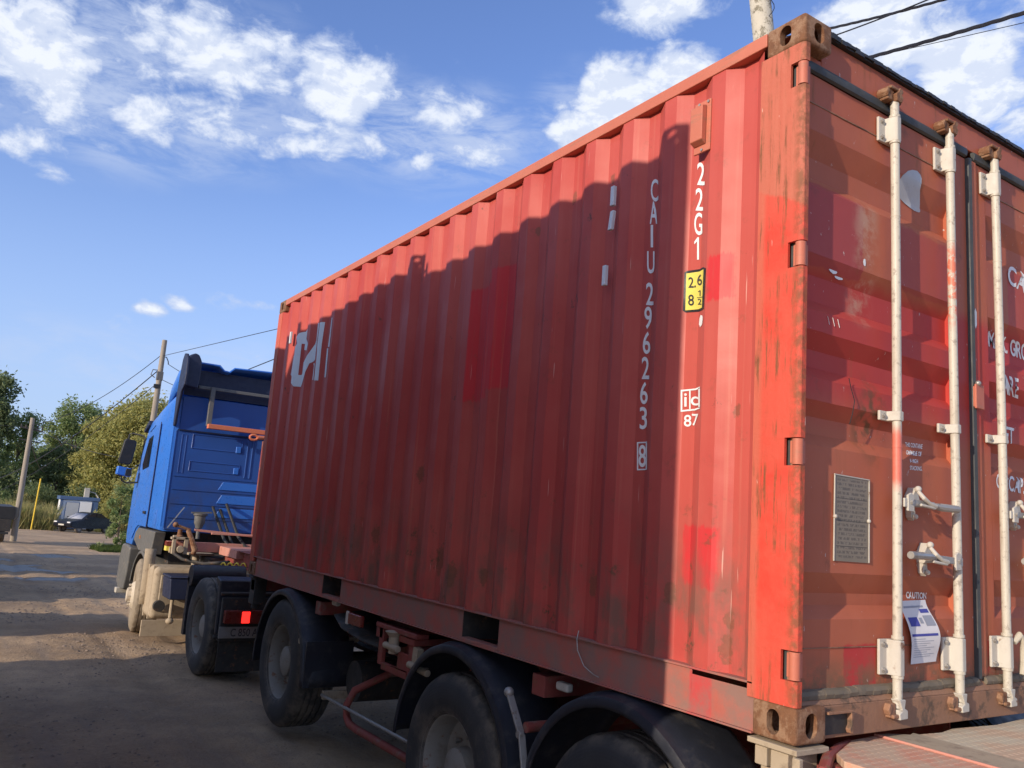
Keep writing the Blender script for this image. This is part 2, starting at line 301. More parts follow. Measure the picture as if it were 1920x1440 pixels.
def dirt(g):
    p = g.obj(); x, y, z = g.sep(p)
    a = g.noise(p, .5, 8, .62); b = g.noise(p, 3.5, 8, .7); f = g.noise(p, 34, 6, .7)
    c = g.mix(g.sm(a, .3, .7), (.33, .225, .135), (.55, .39, .24)); c = g.mix(g.sm(b, .35, .75, 0., .7), c, (.26, .19, .135)); c = g.mix(g.sm(f, .42, .7, 0., .5), c, (.50, .38, .26))
    tr = g.sm(g.noise(g.v('MULTIPLY', p, (2.2, .12, 1.)), 1.6, 5, .6), .52, .68, 0., .6); c = g.mix(tr, c, (.33, .255, .19))
    st = g.n('ShaderNodeTexVoronoi'); st.inputs['Scale'].default_value = 17; g.put(st.inputs['Vector'], p)
    peb = g.m('MULTIPLY', g.sm(st.outputs[0], .10, .2, 1., 0.), g.sm(g.noise(p, 2.2, 4), .5, .6)); c = g.mix(g.m('MULTIPLY', peb, .6), c, (.42, .37, .31))
    mud = g.m('MULTIPLY', g.sm(g.v('LENGTH', g.v('MULTIPLY', g.v('SUBTRACT', p, (-.3, 27., 0.)), (.34, .11, 0.))), .5, 1., 1., 0.), g.sm(g.noise(g.v('MULTIPLY', p, (.45, .32, 1.)), 1.1, 4, .5), .48, .60))
    wet = g.sm(g.m('ADD', g.m('MULTIPLY', mud, .9), 0.), .2, .6); c = g.mix(wet, c, (.085, .07, .058))
    cl = g.m('MULTIPLY', g.sm(g.noise(p, 15, 5, .7), .60, .68), g.sm(g.noise(p, 1.3, 4, .6), .42, .58)); c = g.mix(g.m('MULTIPLY', cl, .8), c, (.15, .115, .085))
    h = g.m('ADD', g.m('ADD', g.m('MULTIPLY', b, .8), g.m('MULTIPLY', f, .35)), g.m('MULTIPLY', peb, .25)); h = g.m('MULTIPLY', h, g.sm(wet, 0., 1., 1., .25))
    return dict(c=c, r=g.sm(wet, 0., 1., .95, .38), b=(h, 1., .07), s=g.sm(wet, 0., 1., .2, .6))
def tyre(g):
    p = g.obj(); c = g.mix(g.noise(p, 6, 6, .65), (.016, .017, .020), (.05, .048, .046)); c = g.mix(g.sm(g.noise(p, 3.3, 7, .7), .48, .72, 0., .75), c, (.13, .105, .08)); rd = g.v('LENGTH', g.v('MULTIPLY', p, (0., 1., 1.))); nz = g.noise(p, 11, 7, .7)
    c = g.mix(g.m('MULTIPLY', g.sm(rd, .425, .49), g.sm(nz, .38, .62, .1, .75)), c, (.17, .14, .105)); c = g.mix(g.m('MULTIPLY', g.sm(rd, .34, .28), g.sm(nz, .4, .6, .1, .6)), c, (.15, .125, .10))
    rg = g.m('SINE', g.m('MULTIPLY', rd, 420.)); return dict(c=c, r=.75, b=(g.m('ADD', g.m('MULTIPLY', rg, .12), g.noise(p, 60, 5)), .5, .004))
def leafm(c1, c2, c3):
    def fn(g):
        p = g.obj(); c = g.mix(g.noise(p, .55, 3, .6), c1, c2); c = g.mix(g.sm(g.noise(p, 2.3, 3, .6), .45, .65), c, c3); return dict(c=c, r=.6, t=.45, s=.25)
    return fn
def wood(g):
    p = g.obj(); c = g.mix(g.noise(g.v('MULTIPLY', p, (9., 9., .8)), 2, 6, .65), (.20, .165, .13), (.40, .35, .28)); return dict(c=c, r=.85, b=(g.noise(g.v('MULTIPLY', p, (9., 9., .8)), 4, 6), .5, .01))
def concrete(g):
    p = g.obj(); c = g.mix(g.noise(p, 4, 7, .65), (.46, .43, .35), (.60, .57, .48)); c = g.mix(g.sm(g.noise(p, 9, 8, .8), .50, .60), c, (.20, .18, .13)); return dict(c=c, r=.9, b=(g.noise(p, 20, 6), .5, .01))
def blue_back(g):  # darker copy of the cab blue, with the back wall's shade in its colour
    p = g.obj(); x, y, z = g.sep(p); c = g.mix(g.noise(p, 2, 5), (.019, .075, .29), (.027, .10, .37)); c = g.mix(g.m('MULTIPLY', g.sm(z, .2, 1.2, .5, .05), g.sm(g.noise(p, 5, 6, .7), .42, .62)), c, (.055, .06, .09))
    s1 = g.v('LENGTH', g.v('MULTIPLY', g.v('SUBTRACT', p, (.16, 0., .38)), (1., 0., 1.)))
    d = g.m('ABSOLUTE', g.m('SUBTRACT', g.m('SUBTRACT', z, .38), g.m('MULTIPLY', g.m('SUBTRACT', x, .16), 1.55))); sc = g.m('MULTIPLY', g.sm(d, .008, .02, 1., 0.), g.sm(s1, .16, .18, 1., 0.)); c = g.mix(sc, c, (.35, .38, .42))
    return dict(c=c, r=.38, b=(g.noise(p, 30, 3), .1, .003))
def plate_txt(g):
    p = g.obj(); x, y, z = g.sep(p); c = g.mix(g.noise(p, 8, 5), (.19, .155, .11), (.27, .225, .165))
    ln = g.m('MULTIPLY', g.sm(g.m('FRACT', g.m('MULTIPLY', z, 62.)), .3, .5), g.sm(g.noise(g.v('MULTIPLY', p, (90., 1., 62.)), 1., 3), .42, .55)); ln = g.m('MULTIPLY', ln, g.box(x, .28, .455, z, .605, .885)); c = g.mix(g.m('MULTIPLY', ln, .65), c, (.06, .05, .045))
    for zz in (.815, .735, .645): c = g.mix(g.box(x, .275, .46, z, zz-.0012, zz+.0012, .001), c, (.05, .04, .035))
    return dict(c=c, r=.45, m=.1, b=(g.noise(p, 30, 3), .2, .002))
for nm, fn in dict(side=side_paint, post=post_paint, rail=rail_paint, lrail=lrail_paint, door=door_paint, sill=sill_paint, rust=rust_m, white=white_rod, dirt=dirt, tyre=tyre, wood=wood, concrete=concrete, blueback=blue_back, platetxt=plate_txt,
    dustytyre=worn((.15, .125, .095), (.36, .295, .215), .9, dirt=.5, scale=7, dirtc=(.42, .34, .25), bump=.8), clod=worn((.17, .125, .09), (.34, .26, .19), .95, dirt=.3, scale=3), gumdust=worn((.10, .085, .062), (.20, .165, .12), .9, dirt=.6, scale=9, dirtc=(.27, .20, .13)), rubber=worn((.03, .034, .036), (.07, .075, .075), .6, dirt=.25, dirtc=(.15, .12, .09)),
    letter=worn((.76, .76, .76), (.86, .86, .84), .6, dirt=.2, scale=20, dirtc=(.4, .25, .2)),
    logo=worn((.66, .70, .73), (.74, .78, .80), .5, dirt=.1, scale=9),
    yellow=worn((.72, .60, .10), (.80, .68, .14), .5, dirt=.05), black=worn((.012, .012, .012), (.03, .03, .03), .5, dirt=.1),
    blue=worn((.032, .155, .56), (.04, .185, .64), .33, dirt=.35, scale=1.6, dirtc=(.10, .13, .24), bump=.02), navy=worn((.010, .016, .045), (.018, .026, .065), .55, dirt=.15, dirtc=(.05, .05, .06)),
    fender=worn((.016, .018, .026), (.027, .030, .040), .40, dirt=.55, scale=4, dirtc=(.10, .09, .08)), darksteel=worn((.02, .02, .021), (.05, .045, .04), .7, rust=.2, dirt=.5, dirtc=(.11, .085, .06)),
    trailred=worn((.20, .040, .032), (.29, .065, .05), .65, rust=.35, dirt=.85, dirtc=(.20, .155, .125)), pinkbeam=worn((.50, .20, .15), (.56, .27, .21), .6, rust=.15, dirt=.6, dirtc=(.38, .28, .2)), orange=worn((.60, .16, .07), (.66, .2, .1), .5, dirt=.2),
    dusty=worn((.33, .265, .185), (.45, .365, .26), .85, dirt=.75, dirtc=(.20, .15, .105), scale=7), greyplastic=worn((.10, .10, .10), (.14, .14, .135), .6, dirt=.6, dirtc=(.24, .20, .15)),
    steel=worn((.30, .29, .27), (.42, .40, .37), .45, rust=.15, dirt=.5, dirtc=(.2, .16, .12), metal=.4), whitesteel=worn((.44, .41, .35), (.56, .53, .46), .55, rust=.05, dirt=.4, dirtc=(.38, .32, .26)),
    rim=worn((.20, .19, .165), (.27, .25, .22), .6, rust=.2, dirt=.6, dirtc=(.16, .12, .085)), dustyrim=worn((.5, .44, .34), (.58, .5, .4), .8, dirt=.3),
    bark=worn((.07, .055, .04), (.13, .10, .075), .9, dirt=.2), yellowpole=worn((.75, .48, .02), (.8, .55, .04), .5, dirt=.1), cablem=worn((.012, .013, .018), (.02, .022, .03), .5, dirt=0.), yelhose=worn((.75, .55, .03), (.85, .65, .06), .4, dirt=.1),
    carpaint=worn((.008, .010, .016), (.012, .014, .022), .3, dirt=.03, bump=.0, spec=.25), booth_w=worn((.72, .74, .78), (.78, .8, .84), .6, dirt=.1), booth_b=worn((.06, .11, .22), (.08, .14, .27), .5, dirt=.1), cloudy=worn((.40, .42, .44), (.50, .51, .52), .35, dirt=.2, dirtc=(.3, .28, .3)),
    oxide=worn((.26, .055, .035), (.33, .08, .05), .6, rust=.2, dirt=.3), olive=worn((.10, .12, .10), (.14, .15, .12), .6, dirt=.2), paper=worn((.66, .65, .66), (.72, .71, .72), .8, dirt=.1), paperblue=worn((.05, .06, .30), (.07, .08, .36), .7, dirt=.05), papergrey=worn((.25, .27, .33), (.35, .37, .42), .7, dirt=.1), rope=worn((.42, .38, .30), (.55, .5, .4), .9, dirt=.3, scale=30),
    amber=worn((.40, .13, .03), (.45, .16, .05), .4, dirt=.5), redlens=worn((.16, .02, .015), (.2, .03, .02), .3, dirt=.3), platewhite=worn((.20, .19, .17), (.30, .28, .26), .6, dirt=.7), ink=worn((.03, .03, .03), (.05, .05, .05), .6, dirt=.3)).items(): mat(nm, fn)
mat('glass', lambda g: dict(c=(.012, .015, .02), r=.05)); mat('mirrorglass', lambda g: dict(c=(.02, .025, .035), r=.12))
mat('taillit', lambda g: dict(c=(.6, .02, .01), r=.3, e=((1, .02, .015), 1.6)))
mat('lamp', lambda g: dict(c=(.7, .7, .7), r=.15))
mat('checker', lambda g: (lambda p: (lambda w, n: dict(c=g.mix(g.sm(n, .4, .6), g.mix(w, (.58, .27, .18), (.60, .35, .25)), (.52, .38, .27)), r=.75, b=(w, .6, .006)))(
    g.m('MAXIMUM', g.m('MULTIPLY', g.sm(g.m('FRACT', g.m('MULTIPLY', g.sep(p)[0], 28.)), .25, .4), g.sm(g.m('FRACT', g.m('MULTIPLY', g.sep(p)[1], 28.)), .6, .8)), 0.), g.noise(p, 4, 6, .7)))(g.obj()))
mat('checkertan', lambda g: (lambda p: (lambda w, n: dict(c=g.mix(g.sm(n, .4, .6), g.mix(w, (.52, .37, .25), (.60, .45, .32)), (.52, .45, .33)), r=.8, b=(w, .7, .006)))(g.m('MULTIPLY', g.sm(g.m('FRACT', g.m('MULTIPLY', g.sep(p)[0], 30.)), .55, .7), g.sm(g.m('FRACT', g.m('MULTIPLY', g.sep(p)[1], 24.)), .5, .7)), g.noise(p, 4, 6, .7)))(g.obj()))
mat('canopy_dark', leafm((.11, .16, .07), (.18, .23, .10), (.24, .28, .14))); mat('canopy_olive', leafm((.40, .38, .12), (.50, .46, .17), (.28, .31, .11)))
mat('canopy_mid', leafm((.17, .25, .09), (.25, .32, .12), (.32, .36, .17))); mat('weeds', leafm((.38, .34, .14), (.48, .41, .18), (.24, .27, .10))); mat('grass', leafm((.06, .10, .02), (.09, .13, .03), (.05, .075, .02)))

# ---------------------------------------------------------------- ground
def gz(y):
    if y < 6.5: return -1.14
    if y < 90: return -1.14-.022*(y-6.5)
    return -1.14-.022*83.5
def axis(lo, hi, dlo, dhi, step, grow=1.12):
    a = []; t = dlo
    while t < dhi: a.append(t); t += step
    a.append(dhi); s = step; t = dhi
    while t < hi: s *= grow; t += s; a.append(min(t, hi))
    s = step; t = dlo; pre = []
    while t > lo: s *= grow; t -= s; pre.append(max(t, lo))
    return pre[::-1]+a
xs = axis(-400, 400, -2.6, 1.2, .055); ys = axis(-120, 700, 3.0, 24, .07, 1.03)
def ghh(x, y):
    h = gz(y); d = math.hypot(x+2.3, y+1.8)
    k = min(1, max(.0, (40-abs(y-10))/20))*min(1, max(0, (12-abs(x))/6))
    if k > 0:
        h += k*.012*noise.noise((x*5.5, y*4.5, 5))*(noise.noise((x*.5, y*.4, 3)) > -.1); h += k*(.035*noise.noise((x*.9, y*.35, 0))+.018*noise.noise((x*3.1, y*2.3, 4))+.009*noise.noise((x*9, y*9, 2)))
        if d < 26: h += k*.006*abs(noise.noise((x*23, y*23, 7)))
    for xr_, ph in ((-.62, 0.), (-2.15, .4), (.35, .9)): h -= k*.028*math.exp(-((x-xr_-.18*math.sin(y*.22+ph))/.13)**2)
    if y > 30: h += .10*noise.noise((x*.2, y*.2, 1))*min(1, (y-30)/10)
    return h
verts = [(x, y, ghh(x, y)) for y in ys for x in xs]; nx = len(xs)
faces = [(j*nx+i, j*nx+i+1, (j+1)*nx+i+1, (j+1)*nx+i) for j in range(len(ys)-1) for i in range(nx-1)]
me = bpy.data.meshes.new('ground'); me.from_pydata(verts, [], faces); me.materials.append(MT['dirt']); me.polygons.foreach_set('use_smooth', [True]*len(faces))
gro = bpy.data.objects.new('ground', me); scene.collection.objects.link(gro); tag(gro, 'rutted brown dirt yard crossed by long shadows', 'ground', kind='structure')
# pebbles and clods on the near dirt
b = MB()
for _ in range(7500):
    x = random.uniform(-2.6, 1.6); y = random.uniform(2.6, 20) if random.random() < .8 else random.uniform(15, 34)
    if noise.noise((x*.8, y*.5, 9)) < -.05+random.random()*.2: continue
    r = random.uniform(.004, .017)*(1+random.random()*(y > 8)); z = ghh(x, y)
    vs = [b.b.verts.new((x+r*math.cos(t)*random.uniform(.7, 1.2), y+r*math.sin(t)*random.uniform(.7, 1.2), z+r*random.uniform(-.2, .35))) for t in (0, 1.26, 2.5, 3.8, 5)]
    top = b.b.verts.new((x, y, z+r*.8))
    for i in range(5): b.b.faces.new([vs[i], vs[(i+1) % 5], top])
tag(b.build('clods', MT['clod'], smooth=60), 'small dirt clods and pebbles scattered over the yard', 'pebbles', kind='stuff')

# ---------------------------------------------------------------- text
def textmesh(s, size, sx=1., bold=0.):
    c = bpy.data.curves.new('t', 'FONT'); c.body = s; c.size = size; c.offset = bold; c.resolution_u = 4; c.align_x = 'CENTER'
    o = bpy.data.objects.new('t', c); me = bpy.data.meshes.new_from_object(o); bpy.data.objects.remove(o)
    vs = [(v.co.x*sx, v.co.y) for v in me.vertices]; fs = [tuple(p.vertices) for p in me.polygons]; bpy.data.meshes.remove(me); return vs, fs
def corr(y):
    """depth of the corrugated side wall at y"""
    if y < .20 or y > 5.95: return .006
    t = (y-.46) % .278
    if t < .068: f = t/.068
    elif t < .138: f = 1
    elif t < .206: f = 1-(t-.138)/.068
    else: f = 0
    return .006+.036*f
def folds(lo, hi):
    a = []
    k = -2
    while k < 22:
        for t in (0, .068, .138, .206):
            y = .46+.278*k+t
            if lo < y < hi: a.append(y)
        k += 1
    return a
def wall_decal(pieces, name, matn, parent, off=.0022):
    """pieces: list of (verts2d in (y,z), faces), laid on the corrugated wall"""
    bm = bmesh.new()
    for vs, fs in pieces:
        V = [bm.verts.new((0, a, z)) for a, z in vs]
        for f in fs:
            try: bm.faces.new([V[i] for i in f])
            except ValueError: pass
    lo = min(v.co.y for v in bm.verts); hi = max(v.co.y for v in bm.verts)
    for y in folds(lo, hi):
        bmesh.ops.bisect_plane(bm, geom=bm.verts[:]+bm.edges[:]+bm.faces[:], plane_co=(0, y, 0), plane_no=(0, 1, 0), dist=1e-6)
    for v in bm.verts: v.co.x = corr(v.co.y)-off
    b = MB(); b.b.free(); b.b = bm
    return b.build(name, MT[matn], parent)
def wtext(s, size, y, z, sx=.62, bold=.003):
    vs, fs = textmesh(s, size, sx, bold); return [(y-a, z+b_) for a, b_ in vs], fs
def dtext(s, size, x, z, y, name, matn, parent, sx=.62, bold=.002, yf=None):
    vs, fs = textmesh(s, size, sx, bold); bm = bmesh.new(); V = [bm.verts.new((x+a, 0, z+b_)) for a, b_ in vs]
    for f in fs:
        try: bm.faces.new([V[i] for i in f])
        except ValueError: pass
    if yf:
        for zz in DOORZ:
            bmesh.ops.bisect_plane(bm, geom=bm.verts[:]+bm.edges[:]+bm.faces[:], plane_co=(0, 0, zz), plane_no=(0, 0, 1), dist=1e-6)
    for v in bm.verts: v.co.y = (yf(v.co.z) if yf else y)-.002
    b = MB(); b.b.free(); b.b = bm; return b.build(name, MT[matn], parent)

def spot(px, axis_i, depth):
    """where the sight line through a photo pixel meets a surface whose position along one axis is depth(point)"""
    d = fw+rr*((px[0]-960)/1552.445)-uu*((px[1]-720)/1552.445); o = cm.translation; v = 0.
    for _ in range(25):
        q = o+d*((v-o[axis_i])/d[axis_i]); v = .5*v+.5*depth(q)
    return q
def wall_at(u, v): q = spot((u, v), 0, lambda q: corr(q.y)); return q.y, q.z
# ---------------------------------------------------------------- corner casting with real holes
def ringplate(b, c, u, v, n, hu, hv, ru, rv, t, cu=0, cv=0, seg=28):
    """rectangular plate (half sizes hu,hv) with an oval hole, thickness t inwards along -n"""
    c, u, v, n = Vector(c), Vector(u), Vector(v), Vector(n); I = []; O = []
    r = min(ru, rv)
    for k in range(seg):
        a = 2*math.pi*(k+.5)/seg; ca, sa = math.cos(a), math.sin(a)
        if rv >= ru: pu, pv = r*ca, r*sa+(rv-r)*(1 if sa > 0 else -1)
        else: pu, pv = r*ca+(ru-r)*(1 if ca > 0 else -1), r*sa
        I.append((pu+cu, pv+cv)); s = min(hu/max(abs(ca), 1e-6), hv/max(abs(sa), 1e-6)); O.append((ca*s, sa*s))
    corners = [(hu, hv), (-hu, hv), (-hu, -hv), (hu, -hv)]
    def add(off): return ([b.b.verts.new(c+u*p+v*q-n*off) for p, q in I], [b.b.verts.new(c+u*p+v*q-n*off) for p, q in O], [b.b.verts.new(c+u*p+v*q-n*off) for p, q in corners])
    A = add(0); B = add(t)
    for k in range(seg):
        j = (k+1) % seg
        for S in (A, B): b.b.faces.new([S[0][k], S[0][j], S[1][j], S[1][k]])
        b.b.faces.new([A[0][k], A[0][j], B[0][j], B[0][k]])
    for ci, ang in enumerate((math.atan2(hv, hu), math.pi-math.atan2(hv, hu), math.pi+math.atan2(hv, hu), 2*math.pi-math.atan2(hv, hu))):
        k = int(ang/(2*math.pi)*seg-.5) % seg; j = (k+1) % seg
        for S in (A, B): b.b.faces.new([S[1][k], S[1][j], S[2][ci]])
CAST = {}
def cast_mesh(open_in):
    if open_in in CAST: return CAST[open_in]
    def cutter(pts, ax, a, c_): b = MB(); b.prism(pts, ax, a, c_); return b.build('cutter', MT['rust'])
    def oval(cx, cy, ru, rv):
        r = min(ru, rv); o = []
        for k in range(28):
            a = 2*math.pi*(k+.5)/28; ca, sa = math.cos(a), math.sin(a)
            o.append((cx+r*ca, cy+r*sa+(rv-r)*(1 if sa > 0 else -1)) if rv >= ru else (cx+r*ca+(ru-r)*(1 if ca > 0 else -1), cy+r*sa))
        return o
    b = MB(); b.box(0, .162, 0, .178, 0, .118); o = b.build('casting_proto', MT['rust'], bevel=.013, bseg=4)
    cs = [cutter(oval(.089, .059, .0255, .040), 'x', -.02, .06), cutter(oval(.081, .059, .030, .040), 'y', -.02, .06), cutter(oval(.081, .089, .032, .062), 'z', .06, .14)]
    cs.append(MB().box(.028, .140, .028, .152 if not open_in else .20, .022, .096).build('cutter', MT['rust']))
    for c_ in cs: m = o.modifiers.new('cut', 'BOOLEAN'); m.operation = 'DIFFERENCE'; m.solver = 'EXACT'; m.object = c_
    dg = bpy.context.evaluated_depsgraph_get(); dg.update(); me = bpy.data.meshes.new_from_object(o.evaluated_get(dg)); CAST[open_in] = ([v.co.copy() for v in me.vertices], [tuple(p.vertices) for p in me.polygons])
    bpy.data.meshes.remove(me)
    for c_ in cs+[o]: d = c_.data; bpy.data.objects.remove(c_); bpy.data.meshes.remove(d)
    return CAST[open_in]
def casting(x, y, z, sx, sy, top, matn, parent, zs=1.):
    vs, fs = cast_mesh(matn == 'rustopen'); b = MB()
    V = [b.b.verts.new((x+sx*v.x, y+sy*v.y, z+(v.z if top else .118-v.z))) for v in vs]
    for f in fs:
        try: b.b.faces.new([V[i] for i in f])
        except ValueError: pass
    return b.build('corner_casting', MT['rust'], parent, smooth=40)
def casting_old(x, y, z, sx, sy, top, matn, parent, zs=1.):
    """outer corner at (x,y), body extends sx,sy inwards; z is its lower face"""
    b = MB(); Lx, Ly, Lz = .162, .178, .118; X1 = x+sx*Lx; Y1 = y+sy*Ly; mx, my = (x+X1)/2, (y+Y1)/2; t = .028
    ringplate(b, (x, my, z+Lz/2), (0, 1, 0), (0, 0, 1), (-sx, 0, 0), Ly/2, Lz/2, .0255, .040, t, sy*.0)
    ringplate(b, (mx, y, z+Lz/2), (1, 0, 0), (0, 0, 1), (0, -sy, 0), Lx/2, Lz/2, .030, .040, t)
    zt = z+Lz if top else z
    ringplate(b, (mx, my, zt), (1, 0, 0), (0, 1, 0), (0, 0, 1 if top else -1), Lx/2, Ly/2, .032, .062, t)
    e = .0
    b.box(min(X1, X1-sx*.01), max(X1, X1-sx*.01), min(y, Y1)+.001, max(y, Y1)-.001, z+.001, z+Lz-.001)
    if matn != 'rustopen': b.box(min(x, X1)+.001, max(x, X1)-.001, min(Y1, Y1-sy*.01), max(Y1, Y1-sy*.01), z+.001, z+Lz-.001)
    matn = 'rust'; zo = z if top else z+Lz-.01
    b.box(min(x, X1)+.001, max(x, X1)-.001, min(y, Y1)+.001, max(y, Y1)-.001, zo+.0005, zo+.0105)
    return b.build('corner_casting', MT[matn], parent, bevel=.008, bseg=3)

# ---------------------------------------------------------------- doors profile
DY0, DY1 = .055, .091
DP = [(.16, 0), (.39, 0), (.435, 1), (.476, 1), (.549, 0), (.99, 0), (1.035, 1), (1.098, 1), (1.153, 0), (1.235, 0), (1.28, 1), (1.345, 1), (1.409, 0), (1.485, 0), (1.53, 1), (1.63, 1), (1.70, 0), (1.96, 0), (2.01, 1), (2.09, 1), (2.18, 0), (2.40, 0)]
DOORZ = [z for z, _ in DP]
def dy(z):
    for (a, f), (c, h) in zip(DP, DP[1:]):
        if a <= z <= c: return DY0+(DY1-DY0)*(f+(h-f)*(z-a)/(c-a))
    return DY0

def door_at(u, v): q = spot((u, v), 1, lambda q: dy(q.z)); return q.x, q.z
def door_decal(pieces, name, matn, parent, off=.0022):
    bm = bmesh.new()
    for vs, fs in pieces:
        V = [bm.verts.new((a, 0, z)) for a, z in vs]
        for f in fs:
            try: bm.faces.new([V[i] for i in f])
            except ValueError: pass
    for zz in DOORZ: bmesh.ops.bisect_plane(bm, geom=bm.verts[:]+bm.edges[:]+bm.faces[:], plane_co=(0, 0, zz), plane_no=(0, 0, 1), dist=1e-6)
    for v in bm.verts: v.co.y = dy(v.co.z)-off-(.0025*noise.noise((v.co.x*5, 1, v.co.z*4)) if 0 else 0)
    b = MB(); b.b.free(); b.b = bm; return b.build(name, MT[matn], parent)
def dquad(s, tl, tr, br, bl, bold=.02):
    vs, fs = textmesh(s, 1., 1., bold); ax = [a for a, _ in vs]; bz = [b_ for _, b_ in vs]; a0, a1, b0, b1 = min(ax), max(ax), min(bz), max(bz)
    def P(a, b_):
        x, t = (a-a0)/(a1-a0), (b1-b_)/(b1-b0); f = lambda i: (tl[i]*(1-x)+tr[i]*x)*(1-t)+(bl[i]*(1-x)+br[i]*x)*t
        return door_at(f(0), f(1))
    return [P(*q) for q in vs], fs
def base_container(root, H, L, Wd, m, detail, paint='side'):
    """frame, walls, roof and castings in container coordinates: rear-left base corner at the origin"""
    T = H-2.591; lo = 0 if detail else .085
    for zz, tp in ((0, 0), (H-.118, 1)):
        for yy, sy in ((0, 1), (L, -1)):
            for xx, sx in ((0, 1), (Wd, -1)):
                casting(xx, yy, zz, sx, sy, tp, m['cast'], root)
    # corner posts
    for xx, sx in ((0, 1), (Wd, -1)):
        b = MB()
        b.prism([(xx, L), (xx+sx*.0, L-.11), (xx+sx*.06, L-.11), (xx+sx*.06, L-.06), (xx+sx*.14, L-.06), (xx+sx*.14, L)], 'z', .118, H-.118); b.build('corner_post', MT[m['post']], root, bevel=.006)
        b = MB()
        segs = [.118]
        for c in (.247, .952, 1.657, 2.352): segs += [c-.048, c+.048]
        segs.append(2.473); n = len(segs)
        prof = [(0, .20), (0, .022), (.003, .009), (.010, .002), (.03, 0), (.03, .05), (.012, .05), (.012, .20)]
        for k in range(0, n, 2): b.prism([(xx+sx*p, q) for p, q in prof], 'z', segs[k]+(T if k == n-2 and 0 else 0), segs[k+1] if k < n-2 else H-.118)
        for k in range(1, n-1, 2): b.prism([(xx+sx*p, q) for p, q in [(0, .20), (0, .062), (.012, .062), (.012, .20)]], 'z', segs[k], segs[k+1])
        po = b.build('corner_post', MT[m['post']], root)
        if detail:
            for k in range(1, n-1, 2):
                h = MB(); h.cyl((xx+sx*.018, .020, segs[k]+.004), (xx+sx*.018, .020, segs[k+1]-.004), .019, 14); h.box(min(xx+sx*.016, xx+sx*.05), max(xx+sx*.016, xx+sx*.05), .014, .05, segs[k]+.01, segs[k+1]-.01)
                h.build('hinge', MT[m['rail']], po)
                h = MB(); h.cyl((xx+sx*.024, .048, segs[k]), (xx+sx*.024, .048, segs[k+1]), .005, 8); h.build('hinge_pin', MT['sill'], po)
    # rails
    for xx, sx in ((0, 1), (Wd, -1)):
        X = lambda a: xx+sx*a
        b = MB(); b.box(min(X(0), X(.06)), max(X(0), X(.06)), .178, L-.178, H-.062-lo, H-.006-lo); b.build('top_side_rail', MT[m['rail']], root, bevel=.004)
        b = MB()
        cuts = [.178, 1.79, 2.15, 3.86, 4.22, L-.178] if L < 7 else [.178, L-.178]
        for k in range(0, len(cuts), 2):
            y0, y1 = cuts[k], cuts[k+1]
            if k == 0 and detail and sx == 1:
                b.box(X(.012), X(.018), y0, .47, .006, .140); b.box(X(.012), X(.018), .47, y1, .006, .160)
            else: b.box(min(X(.012), X(.018)), max(X(.012), X(.018)), y0, y1, .006, .160)
            b.box(min(X(.0), X(.05)), max(X(.0), X(.05)), y0, y1, .0, .0062)
        b.box(min(X(0), X(.05)), max(X(0), X(.05)), .178, L-.1, .160, .168)
        for k in range(1, len(cuts)-1, 2):
            if len(cuts) > 2:
                b.box(min(X(.0), X(.06)), max(X(.0), X(.06)), cuts[k], cuts[k+1], .0, .022)
        b.build('bottom_side_rail', MT[m['lrail']], root, bevel=.0015)
        # corrugated wall
        ysn = [.20]+folds(.2, L-.1)+[L-.1]; zn = [.168+(H-.062-lo-.168)*k/22 for k in range(23)]
        rows = []
        for zz in zn:
            row = []
            for y in ysn:
                f = corr(y) if L < 7 else corr(min(y, 5.9) if y < 5.9 else .46+((y-.46) % .278))
                dnt = (.004*noise.noise((y*2.2, zz*1.3, 3.3))+.004*max(0, noise.noise((y*5, zz*4, 8.3))-.15)*3) if .3 < zz < H-.2 and 1.2 < y < 4.4 else 0
                row.append((X(f+dnt), y, zz))
            rows.append(row)
        w = MB().sheet(rows); w.build('side_wall', MT[paint if detail else m['post']], root, smooth=12)
    if L < 7:
        for y0, y1 in ((1.79, 2.15), (3.86, 4.22)):
            b = MB(); b.box(.02, Wd-.02, y0-.006, y0, .006, .16); b.box(.02, Wd-.02, y1, y1+.006, .006, .16); b.build('fork_pocket', MT['darksteel'], root)
    b = MB(); b.box(.052, Wd-.052, .13, L-.05, .1705, .20); b.build('floor', MT['darksteel'], root)
    rows = [[(x, .06+(L-.12)*k/80, H-.03-lo+(.012 if (k//2) % 2 else 0)) for k in range(81)] for x in (.05, Wd-.05)]
    MB().sheet(rows).build('roof', MT[m['rail']], root)
    rows = [[(.06+(Wd-.12)*k/36, L-.02-(.03 if (k % 4) in (1, 2) else 0), z) for k in range(37)] for z in (.12, H-.06)]
    MB().sheet(rows).build('front_wall', MT[m['post']], root, smooth=12)
    b = MB(); b.box(.14, Wd-.14, L-.06, L-.005, 0, .13); b.build('front_sill', MT[m['rail']], root, bevel=.003); b = MB(); b.box(.14, Wd-.14, L-.06, L-.005, H-.07-lo, H-.008-lo); b.build('front_frame', MT[m['rail']], root, bevel=.003)

con = thing('shipping_container', 'faded red twenty foot container with white lettering and rusty corner castings on the trailer', 'container', (1.219, 3.029, 0))
base_container(con, 2.591, 6.058, 2.438, dict(cast='rust', post='post', rail='rail', lrail='lrail'), True)
